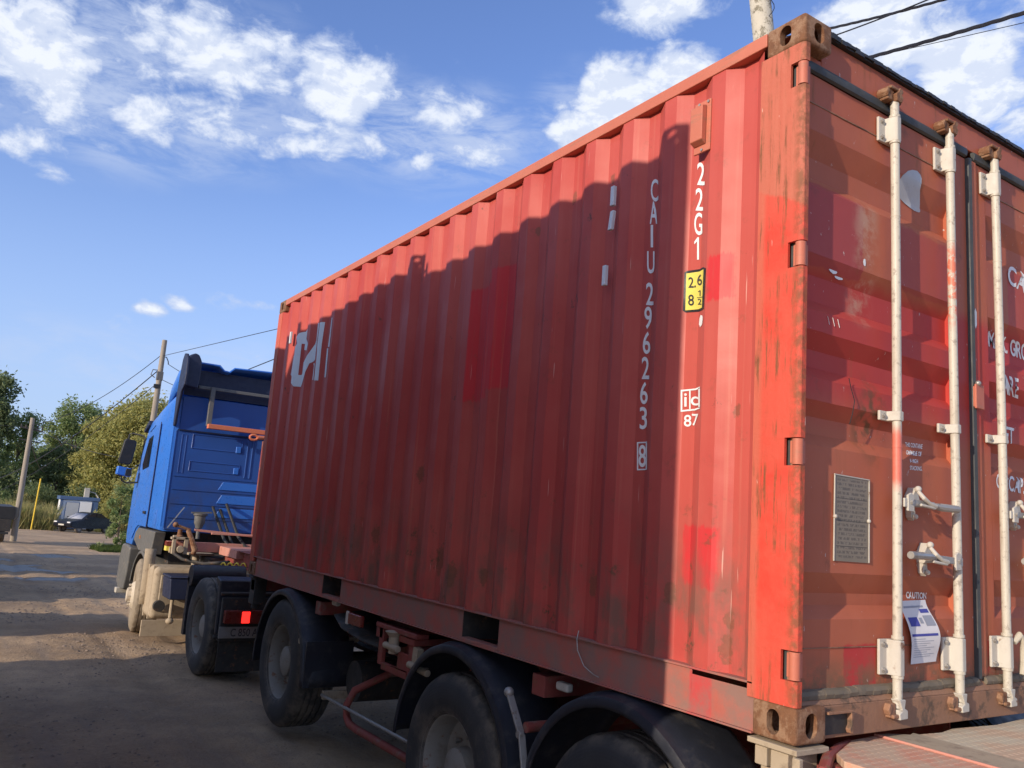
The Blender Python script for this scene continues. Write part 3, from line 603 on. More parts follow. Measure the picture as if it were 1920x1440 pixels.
# ---- lettering on the side wall
def rect(y0, y1, z0, z1): return [(y0, z0), (y1, z0), (y1, z1), (y0, z1)], [(0, 1, 2, 3)]
def frame(y0, y1, z0, z1, t): return [rect(y0, y1, z0, z0+t), rect(y0, y1, z1-t, z1), rect(y0, y0+t, z0+t, z1-t), rect(y1-t, y1, z0+t, z1-t)]
def ppoly(*pts): return [wall_at(*q) for q in pts], [tuple(range(len(pts)))]
def plet(ch, u, v, w, h, bold=.004):
    """a stencilled character centred on a photo pixel, w x h photo pixels"""
    y, z = wall_at(u, v); y0, _ = wall_at(u-w/2, v); y1, _ = wall_at(u+w/2, v); _, z0 = wall_at(u, v+h/2); _, z1 = wall_at(u, v-h/2)
    vs, fs = textmesh(ch, 1., 1., .012)
    if ch == '1': vs, fs = [(.48, 0), (.80, 0), (.80, 1), (.55, 1), (.0, .80), (.0, .68), (.48, .82), (1., 0), (1., 1)], [(0, 1, 2, 3, 4, 5, 6)]
    ax = [a for a, _ in vs]; bz = [b_ for _, b_ in vs]; a0, a1, b0, b1 = min(ax), max(ax), min(bz), max(bz)
    def P(a, b_): s_ = (a-a0)/(a1-a0); t_ = (b_-b0)/(b1-b0); return wall_at(u-w/2+w*s_, v+h/2-h*t_)
    return [P(*q) for q in vs], fs
pc = []
for ch, u, v in (('C', 1228, 357), ('A', 1226, 399), ('I', 1223, 443), ('U', 1221, 492), ('2', 1219, 551), ('9', 1216, 596), ('6', 1213, 643), ('2', 1211, 690), ('6', 1208, 737), ('3', 1207, 784), ('8', 1205, 855)): pc.append(plet(ch, u, v, 14 if ch != 'I' else 4.5, 42))
def pframe(u0, v0, u1, v1, t, sl=0):
    return [ppoly((u0, v0), (u1, v0-sl), (u1, v0+t-sl), (u0, v0+t)), ppoly((u0, v1-t), (u1, v1-t-sl), (u1, v1-sl), (u0, v1)), ppoly((u0, v0+t), (u0+t, v0+t-sl*.1), (u0+t, v1-t-sl*.1), (u0, v1-t)), ppoly((u1-t, v0+t-sl), (u1, v0+t-sl), (u1, v1-t-sl), (u1-t, v1-t-sl))]
pc += pframe(1195, 829, 1214, 882, 2.6, 1.5)
wall_decal(pc, 'container_number', 'letter', con)
pc = [plet(ch, u, v, w, 42) for ch, u, v, w in (('2', 1315, 326, 14), ('2', 1312, 374, 14), ('G', 1310, 420, 15), ('1', 1308, 466, 11))]
wall_decal(pc, 'type_code', 'letter', con)
wall_decal(pframe(1277, 731, 1313, 772, 3, 6)+[ppoly((1293, 733), (1295.5, 732), (1295.5, 767), (1293, 767))]+[plet('i', 1286, 750, 5, 25), plet('c', 1303, 752, 14, 17), plet('8', 1290, 789, 14, 22), plet('7', 1304, 787, 12, 22)], 'rail_mark', 'letter', con)
st = wall_decal([ppoly((1284, 511), (1289, 508), (1319, 501), (1324, 503), (1320, 579), (1316, 582), (1286, 586), (1281, 583))], 'height_sticker', 'black', con, .002)
wall_decal([ppoly((1288, 513), (1320, 505), (1317, 577), (1286, 582))], 'yellow_field', 'yellow', st, .003)
wall_decal([plet('2', 1297, 530, 10, 20), ppoly((1303, 536), (1306, 535.5), (1306, 539), (1303, 539.5)), plet('6', 1313, 525, 9, 21), plet('8', 1297, 563, 11, 21), plet('1', 1313, 550, 6, 11), plet('2', 1313, 566, 7, 11), ppoly((1308, 558), (1318, 556.5), (1318, 557.6), (1308, 559.1))], 'height_numbers', 'ink', st, .0042)
random.seed(3)
wall_decal([([(.498+.020*math.cos(t)*random.uniform(.8, 1.1), 1.492+.026*math.sin(t)*random.uniform(.8, 1.1)) for t in [k*.4488 for k in range(14)]], [tuple(range(14))])], 'paint_blob', 'letter', con)
# logo
f5 = 1543/300
def lpt(u, v): return (460+u/f5, 520+v/f5)
LOGO = [[(600, 500), (606, 640), (546, 640), (500, 640), (495, 575), (515, 545), (550, 530), (590, 522)], [(500, 640), (546, 640), (512, 942), (515, 1055), (470, 1052), (445, 1025), (440, 940), (468, 760)],
        [(512, 942), (545, 942), (575, 930), (548, 1030), (538, 1055), (515, 1055)], [(545, 942), (600, 750), (690, 600), (681, 735), (620, 830), (575, 930)], [(578, 641), (605, 641), (592, 705), (570, 700)],
        [(772, 432), (722, 437), (697, 640), (690, 760), (666, 995), (705, 995), (740, 640)], [(716, 440), (704, 440), (684, 650), (690, 655)], [(660, 830), (650, 990), (657, 993), (672, 830)], [(835, 390), (843, 390), (812, 670), (800, 672), (822, 500)], [(790, 685), (803, 685), (778, 965), (764, 965)]]
LO = []
for pl in LOGO: LO.append(([wall_at(*lpt(*q)) for q in pl], [tuple(range(len(pl)))]))
wall_decal(LO, 'company_logo', 'logo', con)
for y, z, h, tl in ((1.055, 2.18, .048, 0), (1.062, 2.06, .045, .012), (1.085, 1.80, .048, 0), (5.60, 2.17, .055, 0)):
    b = MB(); b.prism([(y-.012, z-h/1), (y+.012, z-h), (y+.012-tl, z+h), (y-.012-tl, z+h)], 'x', -.012, .006); b.build('riveted_tag', MT['logo'], con, bevel=.002)
# vent
v = MB(); v.box(-.002, .008, .458, .548, 2.205, 2.432); v.build('vent_flange', MT['whitesteel'] if 0 else MT['rail'], con, bevel=.003)
v = MB(); v.prism([(-.003, 2.235), (-.03, 2.25), (-.03, 2.40), (-.003, 2.41)], 'y', .478, .545); vo = v.build('vent_cover', MT['rail'], con, bevel=.004)
for y, z in ((.470, 2.42), (.520, 2.422), (.50, 2.215)): v = MB(); v.cyl((-.007, y, z), (.0, y, z), .006, 8); v.build('bolt', MT['steel'], vo)
# seal wire hanging from the lower rail
b = MB(); b.tube([(-.004, 1.13, .20), (-.012, 1.13, .165), (-.014, 1.12, .12), (-.006, 1.08, .06), (0, 1.02, .035), (.004, .99, .03)], .0022, 6); b.build('seal_wire', MT['steel'], con)
# ---- rear frame
b = MB(); b.box(.162, 2.276, .050, .12, 2.447, 2.572); b.box(.02, .165, .052, .12, 2.44, 2.472); b.box(2.273, 2.418, .052, .12, 2.44, 2.472); b.build('door_header', MT['door'], con, bevel=.004)
b = MB(); b.box(.162, 2.276, .035, .12, 2.5735, 2.590)
random.seed(5)
for k in range(70): x = .17+k*.03; b.box(x, x+.03, .030-.004*random.random(), .036, 2.582-(.009 if k < 12 else .004)*random.random(), 2.592+(.007 if k < 8 else .002)*random.random())
b.build('header_lip_shadow', MT['black'], con)  # lip coloured black to draw the shadow line along the roof edge
b = MB(); b.box(.162, 2.276, .022, .13, .006, .112); b.prism([(.022, .112), (.055, .150), (.13, .150), (.13, .112)], 'x', .03, 2.41); b.build('door_sill', MT['sill'], con, bevel=.004)
b = MB(); b.box(.170, .305, -.002, .022, .088, .097); b.prism([(.294, .088), (.305, .088), (.305, .018), (.292, .022), (.286, .034), (.297, .05)], 'y', -.002, .022); b.build('sill_bracket', MT['sill'], con, bevel=.002)
b = MB(); b.box(.172, .293, .016, .0215, .02, .087); b.build('bracket_shade', MT['black'], con)  # flat black plate draws the shade inside the bracket
random.seed(11)
for side in (0, 1):
    mx = (lambda a: a) if side == 0 else (lambda a: 2.438-a)
    leaf = MB()
    xa, xb = .10, 1.075
    for (z0, f0), (z1, f1) in zip(DP, DP[1:]):
        n = 16; rows = []
        for zz, ff in ((z0, f0), (z1, f1)): rows.append([(mx(xa+(xb-xa)*k/n), DY0+(DY1-DY0)*ff+.0025*noise.noise((k*.5+side*9, zz*4, 1)), zz) for k in range(n+1)])
        leaf.sheet(rows)
    for a, c in ((.035, xa), (xb, 1.195 if side == 0 else 1.165)):
        x0, x1 = sorted((mx(a), mx(c))); leaf.box(x0, x1, DY0, DY0+.045, .16, 2.40)
    dr = leaf.build('door', MT['door'], con, smooth=20); dr['label'] = 'left door leaf with data plate and torn paper notice' if side == 0 else 'right door leaf with white weight markings'
    # seam weld lines
    w = MB(); x0, x1 = sorted((mx(.10), mx(1.075)))
    w.box(x0, x1, DY0-.003, DY0+.001, 2.284, 2.288); w.build('weld_seam', MT['sill'], dr); w = MB(); w.box(x0, x1, DY0-.003, DY0+.001, .293, .296); w.build('weld_seam', MT['sill'], dr)
    # gaskets
    gk = MB(); x0, x1 = sorted((mx(.02), mx(1.19)))
    gk.prism([(.052, 2.402), (.040, 2.408), (.036, 2.425), (.040, 2.442), (.060, 2.447)], 'x', x0, x1)
    bgk = MB()
    for k in range(26):
        xx = x0+(x1-x0)*k/26; wob = .006*noise.noise((xx*9, side*3, 2)); zz = .128+wob
        bgk.prism([(.056, zz), (.034+.004*noise.noise((xx*20, 1, 1)), zz+.003), (.030+.005*noise.noise((xx*23, 2, 1)), zz+.017), (.037, zz+.030), (.056, zz+.034)], 'x', xx, xx+(x1-x0)/26)
    x0, x1 = sorted((mx(.022), mx(.036))); gk.box(x0, x1, .052, .066, .16, 2.40)
    gk.build('door_gasket', MT['rubber'], dr, bevel=.002); bgk.build('bottom_gasket', MT['gumdust'], dr, bevel=.003)
    if side == 0:
        gk = MB(); gk.prism([(1.196, .058), (1.200, .040), (1.218, .036), (1.226, .058)], 'z', .155, 2.402); gk.build('centre_gasket', MT['rubber'], dr)
        gk = MB(); gk.box(1.2265, 1.272, .045, .055, .16, 2.40); gk.build('overlap_strip', MT['door'], dr, bevel=.003)
        gk = MB(); gk.box(1.195, 1.262, .024, .034, 1.262, 1.368); gk.box(1.2, 1.212, .034, .056, 1.27, 1.36); gk.build('overlap_catch', MT['rail'], dr, bevel=.004)
        gk = MB(); gk.ball((1.215, .026, 1.372), .012); gk.build('catch_pin', MT['steel'], dr)
    rods = (.585, 1.0) if side == 0 else (1.37, 1.84)
    for ri, xr in enumerate(rods):
        bend = lambda z: .006*math.sin(z*1.3+ri*2)
        rd = MB(); rd.tube([(xr+bend(z), .012, z) for z in [.085+.0955*k for k in range(25)]]+[(xr+bend(2.40), .012, 2.455)], .0172, 18)
        for zz in (.075, .33, .192, 2.262, 2.372): rd.cyl((xr+bend(zz), .012, zz-.005), (xr+bend(zz), .012, zz+.006), .0215, 18)
        for zz in (1.95, 1.03): rd.cyl((xr+bend(zz), .012, zz-.003), (xr+bend(zz), .012, zz+.003), .0183, 18)
        rod = rd.build('locking_rod', MT['white'], dr)
        for z0, z1, wl, big in ((2.264, 2.368, .105, 1), (1.128, 1.166, .10, 0), (.196, .322, .115, 1)):
            k = MB(); x = xr+bend(z0)
            k.prism([(x-.066, .052), (x-.066, .040), (x-.026, .038), (x-.021, .004), (x-.012, -.0085), (x+.012, -.0085), (x+.021, .004), (x+.026, .038), (x+.052, .040), (x+.052, .052)], 'z', z0, z1)
            br = k.build('rod_bracket', MT['whitesteel'], dr, bevel=.004)
            for zz in ((z0+.018, z1-.018) if big else ((z0+z1)/2,)):
                for xx in (x-.048, x+.040):
                    k = MB(); k.cyl((xx, .041, zz), (xx, .033, zz), .0095, 6); k.cyl((xx, .034, zz), (xx, .029, zz), .006, 8); k.build('bolt', MT['steel'], br)
        for top in (1, 0):
            zc = 2.462 if top else .082; s = 1 if top else -1
            k = MB(); x = xr
            k.box(x-.058, x-.020, .004, .050, zc-.028, zc+.022); k.box(x+.020, x+.044, .008, .050, zc-.024, zc+.018); k.box(x-.05, x+.036, -.006, .012, zc+s*.016, zc+s*.030)
            k.prism([(x-.060, zc-.02), (x-.072, zc+.0), (x-.060, zc+.024), (x-.044, zc+.012)], 'y', .0, .05)
            k.build('cam_keeper', MT['rust' if (top or side) else 'sill'], dr, bevel=.005)
            k = MB(); k.prism([(x-.016, zc-.03), (x+.020, zc-.03), (x+.030, zc-.004), (x+.020, zc+.004), (x+.030, zc+.026), (x+.008, zc+.034), (x-.006, zc+.012), (x-.020, zc+.002)] if top else
                            [(x-.020, zc+.034), (x+.020, zc+.034), (x+.014, zc+.004), (x+.032, zc-.004), (x+.032, zc-.034), (x-.016, zc-.036), (x-.020, zc-.014), (x-.002, zc-.004)], 'y', -.010, .030)
            k.build('cam', MT['rust' if top else 'whitesteel'], rod, bevel=.004)
    # handles
    HD = [(.60, .955, .826, .820, 1), (1.0, .625, .618, .630, -1)] if side == 0 else [(1.385, 1.74, .83, .825, 1), (1.83, 1.475, .625, .635, -1)]
    for xp, xt, zp, zt, s in HD:
        h = MB(); h.bar((xp+s*.03, -.004, zp), (xp+s*.20, -.010, (zp+zt)/2), .010, .026); h.tube([(xp+s*.20, -.010, (zp+zt)/2), (xp+s*.24, -.014, zt), (xt, -.018, zt)], [.011, .0155, .015], 10)
        hd = h.build('lock_handle', MT['steel'], dr, bevel=.002)
        h = MB(); h.prism([(xp+s*.018, zp-.034), (xp+s*.058, zp-.036), (xp+s*.058, zp+.024), (xp+s*.04, zp+.036), (xp+s*.018, zp+.026)], 'y', -.016, -.006); h.box(min(xp, xp+s*.03), max(xp, xp+s*.03), -.012, -.004, zp-.02, zp+.014); h.build('handle_hub', MT['whitesteel'], hd, bevel=.003)
        h = MB(); h.cyl((xp+s*.038, -.024, zp), (xp+s*.038, -.012, zp), .008, 6); h.build('bolt', MT['steel'], hd)
        xc = (xp+xt)/2-s*.055*(1 if s > 0 else -.2)
        h = MB(); h.prism([(xc-.018, zp+.030), (xc+.006, zp+.062), (xc+.020, zp+.052), (xc+.022, zp+.03), (xc+.04, zp-.012), (xc-.018, zp-.016)], 'y', .018, .054); h.prism([(xc-.014, zp-.016), (xc+.016, zp-.016), (xc+.020, zp-.05), (xc+.006, zp-.066), (xc-.010, zp-.054)], 'y', .03, .054)
        h.tube([(xc-.02, -.004, zp+.045), (xc-.012, -.022, zp+.02), (xc+.02, -.026, zp+.002), (xc+.065, -.024, zp-.006)], [.008, .009, .008, .010], 8); h.tube([(xc-.03, -.02, zp-.006), (xc+.0, -.026, zp-.010), (xc+.06, -.024, zp-.014)], .006, 8)
        h.ball((xc+.004, .010, zp+.055), .013); h.ball((xc+.004, .022, zp-.05), .010); h.build('handle_catch', MT['whitesteel'], dr, bevel=.002)
    if side == 0:
        k = MB(); k.prism([(.262, .592), (.468, .590), (.470, .894), (.266, .898)], 'y', .050, .0545); pl = k.build('data_plate', MT['platetxt'], dr)
        k = MB(); k.bar((.262, .049, .898), (.472, .049, .894), .004, .004); k.bar((.470, .049, .894), (.469, .049, .591), .004, .004); k.bar((.264, .049, .895), (.2615, .049, .592), .004, .003); k.build('plate_edge', MT['whitesteel'], pl)
        for x, z in ((.266, .748), (.466, .742)): k = MB(); k.ball((x, .048, z), .008); k.build('rivet', MT['whitesteel'], pl)
        door_decal([dquad('THIS CONTAINE', (1696, 829), (1729, 833), (1728, 842), (1697, 837)), dquad('CAPABLE OF', (1698, 844), (1727, 847), (1727, 856), (1698, 852)), dquad('9-HIGH', (1705, 860), (1720, 861.5), (1720, 869), (1705, 867.5)), dquad('STACKING.', (1705, 873), (1728, 875), (1728, 883), (1705, 881))], 'stacking_notice', 'letter', dr)
        door_decal([dquad('CAUTION', (1697.5, 1109), (1736.5, 1111), (1736, 1123), (1698, 1122), .03)], 'caution_lettering', 'letter', dr)
        # paper notice, curled
        def PY(s_, t_): return (.050-.028*math.sin(t_*3.0)**2*(.4+.6*s_)-.003, )
        def PP(s_, t_): return (.660+.170*s_+.062*max(0, t_-.12)+.028*math.sin(t_*2.6), PY(s_, t_)[0], .457-.232*t_+.006*s_)
        k = MB(); k.sheet([[PP(i/6, j/14) for i in range(7)] for j in range(15)]); pp = k.build('paper_notice', MT['paper'], dr, smooth=80)
        def PQ(s0, s1, t0, t1, mt, nm):
            k = MB(); k.sheet([[(lambda q: (q[0], q[1]-.0012, q[2]))(PP(s0+(s1-s0)*i/3, t0+(t1-t0)*j/4)) for i in range(4)] for j in range(5)]); k.build(nm, MT[mt], pp, smooth=80)
        PQ(.08, .40, .26, .40, 'paperblue', 'printed_picture'); PQ(.62, .94, .14, .20, 'paperblue', 'printed_bar'); PQ(.62, .95, .24, .40, 'papergrey', 'printed_picture'); PQ(.04, .92, .52, .56, 'paperblue', 'printed_bar')
        for j in range(9): PQ(.08, .08+.8*(.5+.5*((j*37) % 10)/10), .60+j*.036, .607+j*.036, 'papergrey', 'printed_line')
        PQ(.08, .82, .085, .115, 'papergrey', 'printed_line'); PQ(.45, .56, .27, .36, 'papergrey', 'printed_picture')
        # clear bag-shaped sticker
        SK = [(75, 590), (100, 430), (200, 290), (350, 170), (480, 140), (620, 170), (720, 290), (755, 400), (750, 520), (705, 740), (700, 1180), (715, 1380), (680, 1420), (540, 1370), (400, 1270), (250, 1150), (120, 1010), (75, 920)]
        door_decal([([door_at(1680+p/16, 310+q/16) for p, q in SK], [tuple(range(len(SK)))])], 'old_sticker', 'cloudy', dr)
        for (x, z, w_, h_) in ((.445, 1.735, .018, .035), (1.238, 1.665, .026, .09), (.275, 1.665, .05, .022), (.32, 1.650, .06, .018)):
            random.seed(int(x*1000)); bm = bmesh.new(); V = [bm.verts.new((x+w_/2*math.cos(t)*random.uniform(.7, 1.1), (dy(z) if x < 1.2 else .045)-.002, z+h_/2*math.sin(t)*random.uniform(.7, 1.1))) for t in [q*.7854 for q in range(8)]]; bm.faces.new(V); k = MB(); k.b.free(); k.b = bm; k.build('paint_chip', MT['letter'], dr)
        k = MB(); k.tube([(.345, .05, 1.262), (.352, .046, 1.225), (.372, .044, 1.18), (.362, .046, 1.13), (.350, .05, 1.09)], .0018, 6); k.build('loose_wire', MT['black'], dr)
        k = MB()
        for zz in (1.72, 1.60, 1.50, 1.40, 1.30): 
            k.tube([(.045+.02*math.sin(zz*40+t), .0535, zz-.035*t/3) for t in range(4)], .0011, 5)
        for xx in (.22, .25, .28): k.tube([(xx, .0535, 1.475), (xx+.012, .0535, 1.445)], .001, 5)
        k.build('chalk_scrawl', MT['letter'], dr)
    else:
        for t, q in (('CAIU 296263 8', ((1889, 495), (2040, 578), (2040, 622), (1889, 532))), ('MAX. GROSS', ((1853, 620), (1940, 652), (1940, 684), (1853, 650))), ('TARE', ((1868, 698), (1909, 710), (1908, 748), (1868, 732))), ('NET', ((1872, 796), (1900, 803), (1899, 833), (1872, 826))), ('CU.CAP.', ((1867, 887), (1920, 897), (1920, 927), (1867, 915)))):
            door_decal([dquad(t, *q)], 'door_lettering', 'letter', dr)
        k = MB(); k.tube([(1.405, .0, .30), (1.432, -.01, .33), (1.462, -.015, .30), (1.468, -.012, .22), (1.45, -.01, .17)], [.012, .015, .017, .018, .012], 10); k.build('rope', MT['rope'], dr)

# ---------------------------------------------------------------- wheels
def wheel(parent, c, r=.49, w=.30, kind='deep', out=-1, mt='tyre', mr='rim', rot=0.):
    """c: centre of the outer face; out=-1 outer side faces -x"""
    s = -out; X = lambda h: s*h
    t = MB(); pr = [(.272, .03), (.283, .006), (.30, -.006), (.36, -.016), (.42, -.014), (.455, .0), (r-.012, .018), (r-.003, .035), (r, .05)]
    for k in range(4):
        a = .05+(w-.10)*(k+.5)/4.2; pr += [(r, a-.008), (r-.012, a-.006), (r-.012, a+.006), (r, a+.008)]
    pr += [(r, w-.05), (r-.003, w-.035), (r-.012, w-.018), (.455, w), (.42, w+.014), (.36, w+.016), (.30, w+.006), (.272, w-.03)]
    nP = len(pr); seg = 96
    def wob(i, j): return -.010 if (i % 4 == 0 and (7 <= j <= 9 or nP-10 <= j <= nP-8)) else 0.
    root = bpy.data.objects.new('wheel', None); scene.collection.objects.link(root); root.location = c; W[root.name] = Matrix.Translation(c)
    root.rotation_euler = (0, 0, rot)
    if parent: adopt(root, parent)
    t.lathe([(a, X(b_)) for a, b_ in pr], (0, 0, 0), 'x', seg, wob=wob); ty = t.build('tyre', MT[mt], None); ty.parent = root
    m = MB()
    if kind == 'deep': rp = [(.288, .0), (.290, .012), (.276, .016), (.268, .03), (.262, .10), (.258, .150), (.225, .168), (.15, .172), (.145, .13), (.118, .125), (.112, .055), (.085, .040), (.001, .036)]
    else: rp = [(.288, .0), (.290, .012), (.276, .016), (.268, .03), (.255, .07), (.23, .060), (.165, -.035), (.155, -.04), (.10, -.04), (.095, -.09), (.06, -.10), (.001, -.10)]
    m.lathe([(a, X(b_)) for a, b_ in rp], (0, 0, 0), 'x', 48); ri = m.build('rim', MT[mr], None, smooth=30); ri.parent = root
    n = MB()
    for k in range(10):
        a = 2*math.pi*k/10; rad, h = (.185, .165) if kind == 'deep' else (.14, -.04); n.cyl((X(h), rad*math.cos(a), rad*math.sin(a)), (X(h-.035), rad*math.cos(a), rad*math.sin(a)), .014, 6)
    nu = n.build('wheel_nuts', MT[mr], None); nu.parent = root
    return root
# ---------------------------------------------------------------- trailer
tr = thing('semi_trailer', 'dark container chassis with three axles under the red container', 'trailer', (1.2, 3.5, gz(0)))
def fender(parent, yc, zc, r, a0, a1, x0=-.05, x1=.33, mt='fender', name='mudguard', thick=.008):
    b = MB(); pr = [(r-.045, x0), (r-.03, x0-.006), (r-.005, x0+.004), (r, x0+.03), (r+.012, x0+.07), (r+.014, (x0+x1)/2), (r+.012, x1-.07), (r, x1-.03), (r-.03, x1)]
    b.lathe(pr, (0, yc, zc), 'x', 40, a0, a1); return b.build(name, MT[mt], parent, solid=thick, smooth=50)
for yc, zc, lift in ((4.87, -.575, 1), (2.13, -.655, 0), (.83, -.655, 0)):
    wheel(tr, (-.03, yc, zc)); wheel(tr, (2.47, yc, zc), out=1)
    b = MB(); b.cyl((.12, yc, zc), (2.32, yc, zc), .06, 14); b.box(.70, .80, yc-.5, yc+.5, zc+.06, zc+.09); b.box(1.64, 1.74, yc-.5, yc+.5, zc+.06, zc+.09); b.build('axle', MT['darksteel'], tr)
fa = {4.87: (R(-2), R(180)), 2.13: (R(-32), R(186)), .83: (R(-30), R(180))}
for yc, rad in ((4.87, .61), (2.13, .615), (.83, .615)):
    for x0, x1 in ((-.05, .33), (2.49, 2.11)):
        fender(tr, yc, -.635 if yc != 4.87 else -.63, rad, *((R(-4), R(182)) if yc == 4.87 else (R(4), R(182))), x0=x0, x1=x1)
b = MB(); b.box(-.045, .33, 4.25, 4.262, -.66, -.33); b.build('mud_flap', MT['fender'], tr, bevel=.003)
b = MB(); b.cyl((-.05, 4.40, -.345), (.42, 4.40, -.345), .022, 12); b.build('mudguard_bracket', MT['dusty'], tr)
b = MB(); b.cyl((-.04, 1.43, -.27), (.6, 1.43, -.27), .024, 14); b.build('mudguard_bracket', MT['trailred'], tr)
b = MB(); b.bar((-.06, 1.545, -.15), (-.06, 1.44, -.29), .012, .035, (1, 0, 0)); b.bar((-.06, 1.43, -.30), (-.06, 1.38, -.48), .012, .035, (1, 0, 0)); b.ball((-.06, 1.555, -.14), .024); b.cyl((-.075, 1.44, -.30), (-.05, 1.44, -.30), .02, 10); b.ball((-.06, 1.37, -.5), .03); b.build('mudguard_bracket', MT['steel'], tr, bevel=.003)
b = MB()
for x in (.72, 1.72):
    b.box(x-.008, x+.008, .45, 6.5, -.42, -.06); b.box(x-.008, x+.008, -2.1, .45, -.42, -.23); b.box(x-.07, x+.07, .45, 6.5, -.06, -.045); b.box(x-.07, x+.07, -2.1, 6.5, -.435, -.42)
    b.box(x-.008, x+.008, 6.5, 9.6, -.13, .04); b.box(x-.07, x+.07, 6.5, 9.6, .04, .05); b.box(x-.07, x+.07, 6.5, 9.6, -.145, -.13)
b.build('chassis_beam', MT['trailred'], tr, bevel=.003)
for y in (1.45, 3.2, 4.3, 5.96): b = MB(); b.box(.03, 2.41, y-.05, y+.05, -.14, -.045); b.build('cross_member', MT['trailred'], tr, bevel=.003)
for x, y in ((0, 0), (2.276, 0), (0, 5.88), (2.276, 5.88)):
    b = MB(); b.box(x-.006 if x < 1 else x, x+.162 if x < 1 else x+.168, y-.01, y+.19, -.026, -.008); b.box(x+.03, x+.14, y+.02, y+.16, -.26, -.026)
    b.cyl((x+.08, y+.09, -.30), (x+.08, y+.09, -.2), .04, 12); b.build('twist_lock', MT['dusty' if y < 1 else 'darksteel'], tr, bevel=.003)
b = MB(); b.box(.004, .03, .03, .10, -.20, -.03); b.box(.004, .03, .115, .165, -.09, -.03); b.bar((.0, -.01, -.03), (.0, -.01, -.24), .03, .02, (1, 0, 0)); b.bar((-.004, .1, -.14), (-.004, .17, -.17), .02, .05, (1, 0, 0)); b.cyl((-.01, .045, -.10), (.01, .045, -.10), .018, 10); b.build('lock_bracket', MT['dusty'], tr, bevel=.004)
# rear deck
b = MB(); b.prism([(.09, -2.2), (.550, -2.2), (.552, .082), (.40, .070), (.30, .026), (.17, -.03), (.11, -.10)], 'z', -.05, -.024); b.build('checker_deck', MT['checker'], tr, bevel=.004)
b = MB(); b.prism([(.745, -2.2), (2.40, -2.2), (2.40, .05), (1.9, .035), (1.62, .06), (1.3, .03), (1.02, .055), (.90, .03), (.745, .045)], 'z', -.05, -.026); b.build('checker_deck', MT['checkertan'], tr, bevel=.004)
b = MB(); b.prism([(.553, -2.2), (.743, -2.2), (.743, .05), (.70, .035), (.62, .075), (.553, .085)], 'z', -.05, -.020); b.build('deck_channel', MT['dusty'], tr, bevel=.004)
b = MB(); b.tube([(.552, -2.2, -.022), (.551, -1., -.021), (.553, .08, -.022)], .006, 6); b.build('deck_edge', MT['pinkbeam'], tr)
b = MB(); b.tube([(.40, .078, -.04), (.28, .04, -.036), (.14, -.02, -.04), (.05, -.07, -.06), (.01, -.12, -.12), (.005, -.14, -.3)], [.016, .017, .02, .022, .022, .02], 10); b.build('deck_corner', MT['trailred'], tr)
b = MB(); b.box(.12, 2.38, -2.18, -.02, -.20, -.052); b.build('rear_frame', MT['trailred'], tr, bevel=.008)
# side outrigger with twist lock
b = MB(); b.box(.03, .06, 2.72, 2.78, -.32, -.06); b.box(.03, .06, 3.14, 3.20, -.30, -.05); b.box(.03, .06, 2.78, 3.14, -.325, -.28); b.box(.01, .10, 2.66, 3.22, -.075, -.045); b.box(.02, .50, 2.7, 2.9, -.12, -.08); b.box(.03, .05, 2.78, 2.92, -.28, -.18); b.box(.08, .30, 2.74, 2.90, -.32, -.13); b.build('lock_outrigger', MT['trailred'], tr, bevel=.006)
b = MB(); b.lathe([(.001, -.20), (.03, -.20), (.035, -.10), (.06, -.07), (.001, -.06)], (.02, 2.96, 0), 'z', 14); b.cyl((-.0, 2.86, -.16), (-.0, 3.04, -.16), .02, 10); b.build('lock_screw', MT['dusty'], tr); b = MB(); b.prism([(2.60, -.26), (2.74, -.25), (2.72, -.12), (2.66, -.13), (2.67, -.2), (2.58, -.22)], 'x', .03, .07); b.cyl((.02, 2.50, -.235), (.02, 2.74, -.225), .02, 10); b.build('lock_mechanism', MT['dusty'], tr, bevel=.003)
b = MB(); b.box(-.01, .02, 3.42, 3.66, -.115, -.04); b.build('side_reflector', MT['redlens'], tr, bevel=.008)
b = MB(); b.box(-.012, .0, 3.63, 3.67, -.12, -.035); b.build('reflector_end', MT['whitesteel'], tr, bevel=.003)
for y, z in ((1.29, -.045), (4.03, .0)): b = MB(); b.box(.04, .08, y-.045, y+.045, z-.045, z-.005); b.build('marker_lamp', MT['amber' if y < 0 else 'whitesteel'], tr, bevel=.012)
b = MB(); b.sheet([[(.02, 3.95, -.10), (.3, 3.95, -.06)], [(.0, 3.75, -.16), (.3, 3.75, -.10)], [(.02, 3.45, -.20), (.3, 3.45, -.16)], [(.05, 3.2, -.21), (.3, 3.2, -.19)]]); b.build('spring_hanger', MT['darksteel'], tr, solid=.012)
b = MB(); b.tube([(.75, 3.55, -.40), (.35, 3.65, -.46), (.14, 3.74, -.58), (.10, 3.76, -.68), (.10, 3.74, -.75), (.10, 3.68, -.785), (.10, 3.55, -.79), (.10, 2.62, -.775), (.12, 2.5, -.72), (.4, 2.5, -.5)], .026, 14); b.build('side_guard_tube', MT['trailred'], tr)
b = MB(); b.box(.10, .9, 4.19, 4.23, -.735, -.675); b.build('guard_plate', MT['dusty'], tr, bevel=.002)
b = MB(); b.cyl((.09, 4.20, -.70), (.06, 2.74, -.665), .011, 10); b.build('guard_rod', MT['steel'], tr)
b = MB(); b.cyl((.75, 3.4, -.62), (1.65, 3.4, -.62), .17, 20); b.cyl((.2, 3.9, -.55), (.9, 3.9, -.55), .14, 20); b.build('air_tank', MT['darksteel'], tr)
for x in (.55, 1.75): b = MB(); b.box(x, x+.12, 6.45, 6.6, -.85, -.1); b.box(x-.05, x+.17, 6.4, 6.65, -.87, -.84); b.build('landing_leg', MT['darksteel'], tr, bevel=.004)
